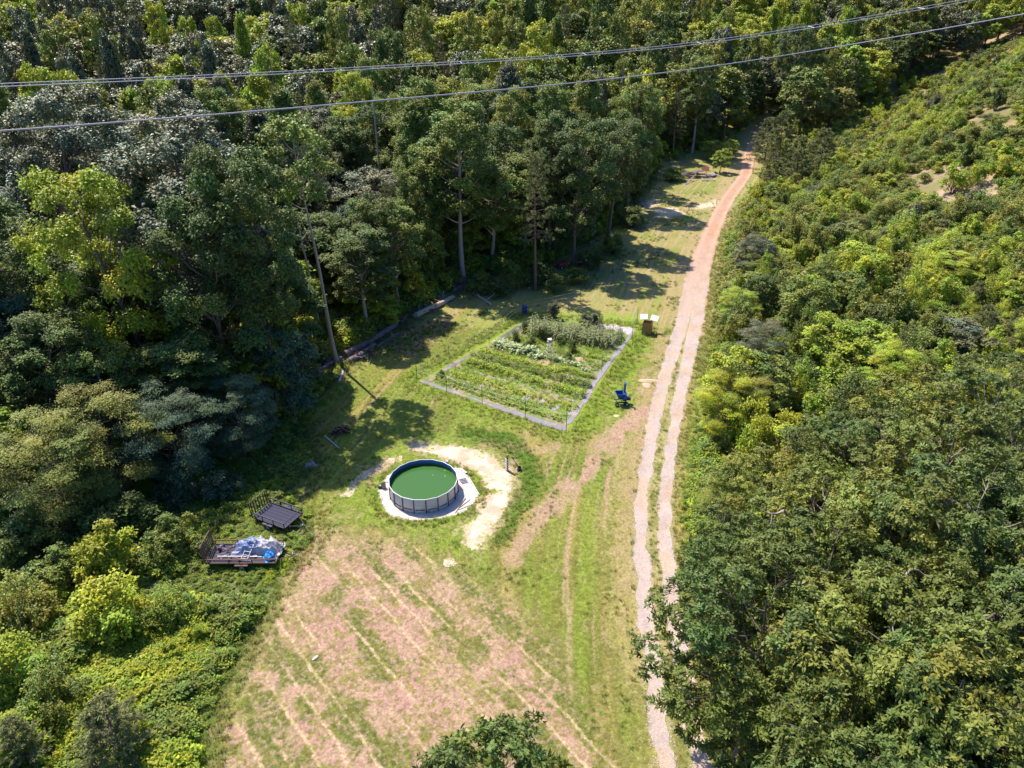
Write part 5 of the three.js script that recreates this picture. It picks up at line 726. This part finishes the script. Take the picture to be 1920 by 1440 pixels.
// ---------------------------------------------------------------- logs and heaps along the wood
{
  R = rng(81); const Lp = (x, y) => at(560 + x / 4.8, 480 + y / 4.8);
  const logM = std([0.2, 0.145, 0.15], 0.95, { vertexColors: true }), logP = std([0.55, 0.4, 0.3], 0.9, { vertexColors: true });
  const log = (x0, y0, x1, y1, r, mat, label, up = 0) => { const a = Lp(x0, y0), b = Lp(x1, y1), g = new Geo(), n = 10, pts = [], rad = [], d = b.clone().sub(a); for (let i = 0; i <= n; i++) { const t = i / n; pts.push(V(d.x * t + gauss() * 0.07 + Math.sin(t * 5 + x0) * 0.12, r * 0.95 + up + gauss() * 0.06 + d.y * t, d.z * t + gauss() * 0.07)); rad.push(r * mix(1.05, 0.75, t) * (0.94 + 0.12 * R())); } tube(g, pts, rad, 10); for (let i = 0; i < 8; i++) { const q = pts[1 + i]; limb(g, q, q.clone().add(V(gauss() * 1.1, r * 0.5 + 0.7 * R(), gauss() * 1.1)), r * 0.2, 0.02, 5, 0, 3); } const o = solo('log', g.build(), mat, label, 'log'); o.position.copy(a); };
  log(90, 1105, 385, 935, 0.26, logM, 'dark fallen log at the lower left end of the log line'); log(420, 920, 890, 640, 0.4, logM, 'long thick fallen log behind the trunk of the leaning tree'); log(440, 975, 700, 820, 0.31, logM, 'shorter dark log lying in front of the long thick one'); log(1060, 560, 1385, 390, 0.34, logP, 'pale tan fallen log at the upper end of the log line'); log(1015, 385, 1190, 340, 0.18, logP, 'thin tan log propped in the bushes behind the pale log', 0.9); log(375, 1145, 392, 1040, 0.13, std([0.5, 0.44, 0.46], 0.9, { vertexColors: true }), 'short whitish log pointing at the camera below the log line'); log(1605, 350, 1725, 450, 0.14, std([0.5, 0.42, 0.4], 0.9, { vertexColors: true }), 'pale grey branch log on the bare ground left of the garden'); log(1400, 330, 1650, 180, 0.24, logM, 'dark log running up into the shade at the end of the log line'); log(700, 830, 930, 690, 0.14, logM, 'thin dark log under the rootstock');
  const heap = (name, p, n, len, rad, hgt, mats, label, cat) => { const gs = mats.map(() => new Geo()); for (let i = 0; i < n; i++) { const a = R() * 6.28, l = len * (0.5 + R()), c = V(gauss() * rad, hgt * R() * R(), gauss() * rad * 0.7), d = V(Math.cos(a) * l / 2, gauss() * 0.25 * l, Math.sin(a) * l / 2); const A = c.clone().sub(d), B = c.clone().add(d); A.y = Math.max(0.02, A.y); B.y = Math.max(0.02, B.y); limb(gs[i % mats.length], A, B, 0.045 + R() * 0.07, 0.02, 5, 0, 3); } const o = thing(name, label, cat, [p.x, H(p.x, p.z), p.z]); gs.forEach((g, i) => part('branches', g.build(), mats[i], o)); };
  const gb = std([0.3, 0.22, 0.22], 0.95, { vertexColors: true }), rb = std([0.26, 0.13, 0.1], 0.95, { vertexColors: true });
  heap('rootstock', Lp(940, 605), 46, 0.9, 0.4, 0.9, [logM, rb], 'dark upturned rootstock between the thick log and the pale log', 'stump'); heap('brush_pile', Lp(1470, 270), 70, 1.8, 0.9, 0.9, [gb, rb], 'grey brushwood pile at the upper end of the log line', 'brush pile'); heap('brush_pile', Lp(740, 690), 40, 1.3, 0.9, 0.5, [gb, rb], 'twiggy brushwood behind the long thick log', 'brush pile'); heap('brush_pile', Lp(300, 960), 36, 1.2, 0.8, 0.5, [gb, rb], 'reddish twigs behind the lower left log', 'brush pile'); heap('brush_pile', Lp(520, 890), 46, 1.6, 1.1, 0.6, [gb, rb], 'grey twigs tangled round the middle of the long thick log', 'brush pile'); heap('brush_pile', Lp(1120, 500), 44, 1.5, 1, 0.6, [gb, rb], 'dry twigs lying against the pale tan log', 'brush pile'); heap('brush_pile', Lp(1300, 400), 44, 1.6, 1, 0.7, [gb, logP], 'pale snapped branches at the far end of the pale tan log', 'brush pile'); heap('brush_pile', at(955, 477), 60, 1.6, 1.3, 0.8, [rb, gb], 'reddish brown brushwood under the trees behind the garden', 'brush pile'); heap('brush_pile', at(640, 810), 30, 0.9, 0.5, 0.5, [rb, std([0.08, 0.03, 0.035], 0.9, { vertexColors: true })], 'dark reddish heap of sticks in the shade above the bluish pipe', 'brush pile'); heap('brush_pile', at(1490, 345), 40, 1.6, 1, 0.7, [gb, rb], 'purplish brushwood at the right side of the clay track', 'brush pile');
  // board pile by the clay track
  const dp = at(1308, 332), dpile = thing('board_pile', 'heap of old dark boards with a rusty sheet beside the far track', 'board pile', [dp.x, H(dp.x, dp.z), dp.z], 0.1), bm = [std([0.16, 0.1, 0.14], 0.9), std([0.26, 0.17, 0.2], 0.9), std([0.36, 0.27, 0.28], 0.9)];
  for (let i = 0; i < 26; i++) { const b = box(rr(2, 4.6), 0.06, rr(0.14, 0.26), 0, 0, 0); b.rotateY(gauss() * 0.35).rotateZ(gauss() * 0.08); b.translate(rr(-2.2, 0.8), 0.15 + i * 0.045, rr(-0.9, 0.9)); part('board', b, bm[i % 3], dpile); }
  const rs = new THREE.PlaneGeometry(1.5, 1.1, 20, 4), ra = rs.attributes.position; for (let i = 0; i < ra.count; i++) ra.setZ(i, Math.sin(ra.getX(i) * 26) * 0.03); rs.rotateX(-0.8); rs.translate(1.6, 1.5, -0.4); rs.computeVertexNormals(); part('rusty_sheet', rs, std([0.3, 0.09, 0.06], 0.8, { side: THREE.DoubleSide }), dpile);
  const rub = thing('rubble_heap', 'heap of pale grey rubble right of the old boards', 'rubble', [dp.x + 3.1, H(dp.x + 3, dp.z), dp.z - 0.6]); for (let i = 0; i < 22; i++) { const s = rr(0.15, 0.42), g = new THREE.DodecahedronGeometry(s, 0); g.scale(1.3, 0.6, 1); g.rotateY(R() * 3); g.translate(gauss() * 1.1, s * 0.5 + R() * 0.35, gauss() * 0.7); part('rubble_piece', g, pick([std([0.55, 0.5, 0.54], 0.9), std([0.42, 0.35, 0.38], 0.9), std([0.3, 0.24, 0.26], 0.9)]), rub); }
  const fr = at(1328, 339), frame = thing('slatted_rack', 'pale rectangular rack lying in the grass below the board pile', 'rack', [fr.x, H(fr.x, fr.z) + 0.3, fr.z], 0.05); for (const s of [-1, 1]) { part('long_bar', box(2.4, 0.12, 0.12, 0, 0, s * 0.6), std([0.5, 0.46, 0.5], 0.6), frame); part('short_bar', box(0.12, 0.12, 1.08, s * 1.14, 0.005, 0), std([0.5, 0.46, 0.5], 0.6), frame); } for (let i = 0; i < 4; i++) part('cross_bar', box(0.05, 0.06, 1.06, -0.7 + i * 0.45, 0, 0), galv, frame);
  const pa = at(1286, 346), pb = at(1304, 336), pole = thing('pole', 'grey pole leaning out of the board pile towards the lawn', 'pole', [pa.x, H(pa.x, pa.z) + 0.12, pa.z]); part('pole_shaft', rod(V(0, 0, 0), V(pb.x - pa.x, 0.9, pb.z - pa.z), 0.09, 8), std([0.34, 0.34, 0.4], 0.8), pole); part('cross_piece', box(0.8, 0.1, 0.1, 1.2, 0.45, -0.6), std([0.34, 0.34, 0.4], 0.8), pole);
  // red machines at the edge of the wood
  const red = std([0.42, 0.03, 0.04], 0.5), t1 = at(1052, 504), ti = thing('garden_tiller', 'red tiller with upright handles at the edge of the wood', 'tiller', [t1.x, 0, t1.z], 0.4); part('body', new RoundedBoxGeometry(0.9, 0.5, 0.55, 2, 0.08).translate(0, 0.6, 0), red, ti); for (const s of [-1, 1]) { part('handle', rod(V(0.3, 0.7, s * 0.2), V(1.1, 1.5, s * 0.3), 0.035, 6), red, ti); const w = new THREE.Group(); w.name = 'wheel'; w.position.set(-0.1, 0.26, s * 0.42); ti.add(w); part('tyre', new THREE.TorusGeometry(0.19, 0.08, 8, 18), tyreM, w); part('rim', new THREE.CylinderGeometry(0.13, 0.13, 0.1, 12).rotateX(Math.PI / 2), galv, w); } part('tine_guard', new RoundedBoxGeometry(0.6, 0.3, 0.8, 2, 0.06).translate(-0.7, 0.3, 0), darkPlastic, ti);
  const t2 = at(1084, 496), mo = thing('mower_deck', 'flat red mower deck beside the red tiller', 'mower', [t2.x, 0, t2.z], 0.05); part('deck', new RoundedBoxGeometry(2.1, 0.28, 1.2, 2, 0.1).translate(0, 0.35, 0), red, mo); part('gearbox', new RoundedBoxGeometry(0.3, 0.32, 0.34, 2, 0.04).translate(0.1, 0.66, 0), darkPlastic, mo); for (const s of [-1, 1]) part('hitch_bar', rod(V(s * 0.4, 0.5, -0.4), V(s * 0.1, 1.05, -0.75), 0.04, 6), red, mo); part('tail_wheel', new THREE.TorusGeometry(0.14, 0.06, 8, 16).translate(0, 0.2, 0.78), tyreM, mo); for (let i = 0; i < 3; i++) part('stripe', box(1.5, 0.02, 0.06, 0, 0.5, 0.2 + i * 0.16), whiteRail, mo);
}
// ---------------------------------------------------------------- power lines crossing above
{
  const cond = std([0.42, 0.39, 0.47], 0.6, { metalness: 0.2 });
  const far = (px, py, t) => { const d = ray(px, py).normalize(); return V(d.x * t, CAM_H + d.y * t, d.z * t); };
  const line = (label, pts, gap) => { // pts: [x, y, distance]; gap = vertical offset of the second conductor in metres
    const P = pts.map((q) => far(...q)), o = thing('power_line', label, 'power line', P[0].toArray()), c = new THREE.CatmullRomCurve3(P.map((p) => p.clone().sub(P[0])));
    const a = c.getSpacedPoints(80), off = V(0.12, gap, 0.42).normalize().multiplyScalar(0.32); off.y = gap; const b = a.map((p) => p.clone().add(off));
    for (const l of [a, b]) { const g = new Geo(); tube(g, l, 0.0095, 6); part('conductor', g.build(), cond, o); }
    for (let i = 4; i < 80; i += 9) { const k = rod(a[i], b[i], 0.01, 5); part('spacer', k, galv, o); }
  };
  line('upper power line, two close wires across the top of the picture', [[-260, 168, 19], [0, 157, 19.3], [640, 128, 21], [1280, 82, 25], [1780, 4, 30], [2000, -40, 33]], -0.03);
  line('lower power line, two parallel wires crossing below the upper one', [[-260, 262, 15.5], [0, 246, 15.7], [640, 195, 17], [1280, 132, 20], [1920, 26, 25], [2150, -20, 27]], 0.05);
}

renderer.render(scene, camera);
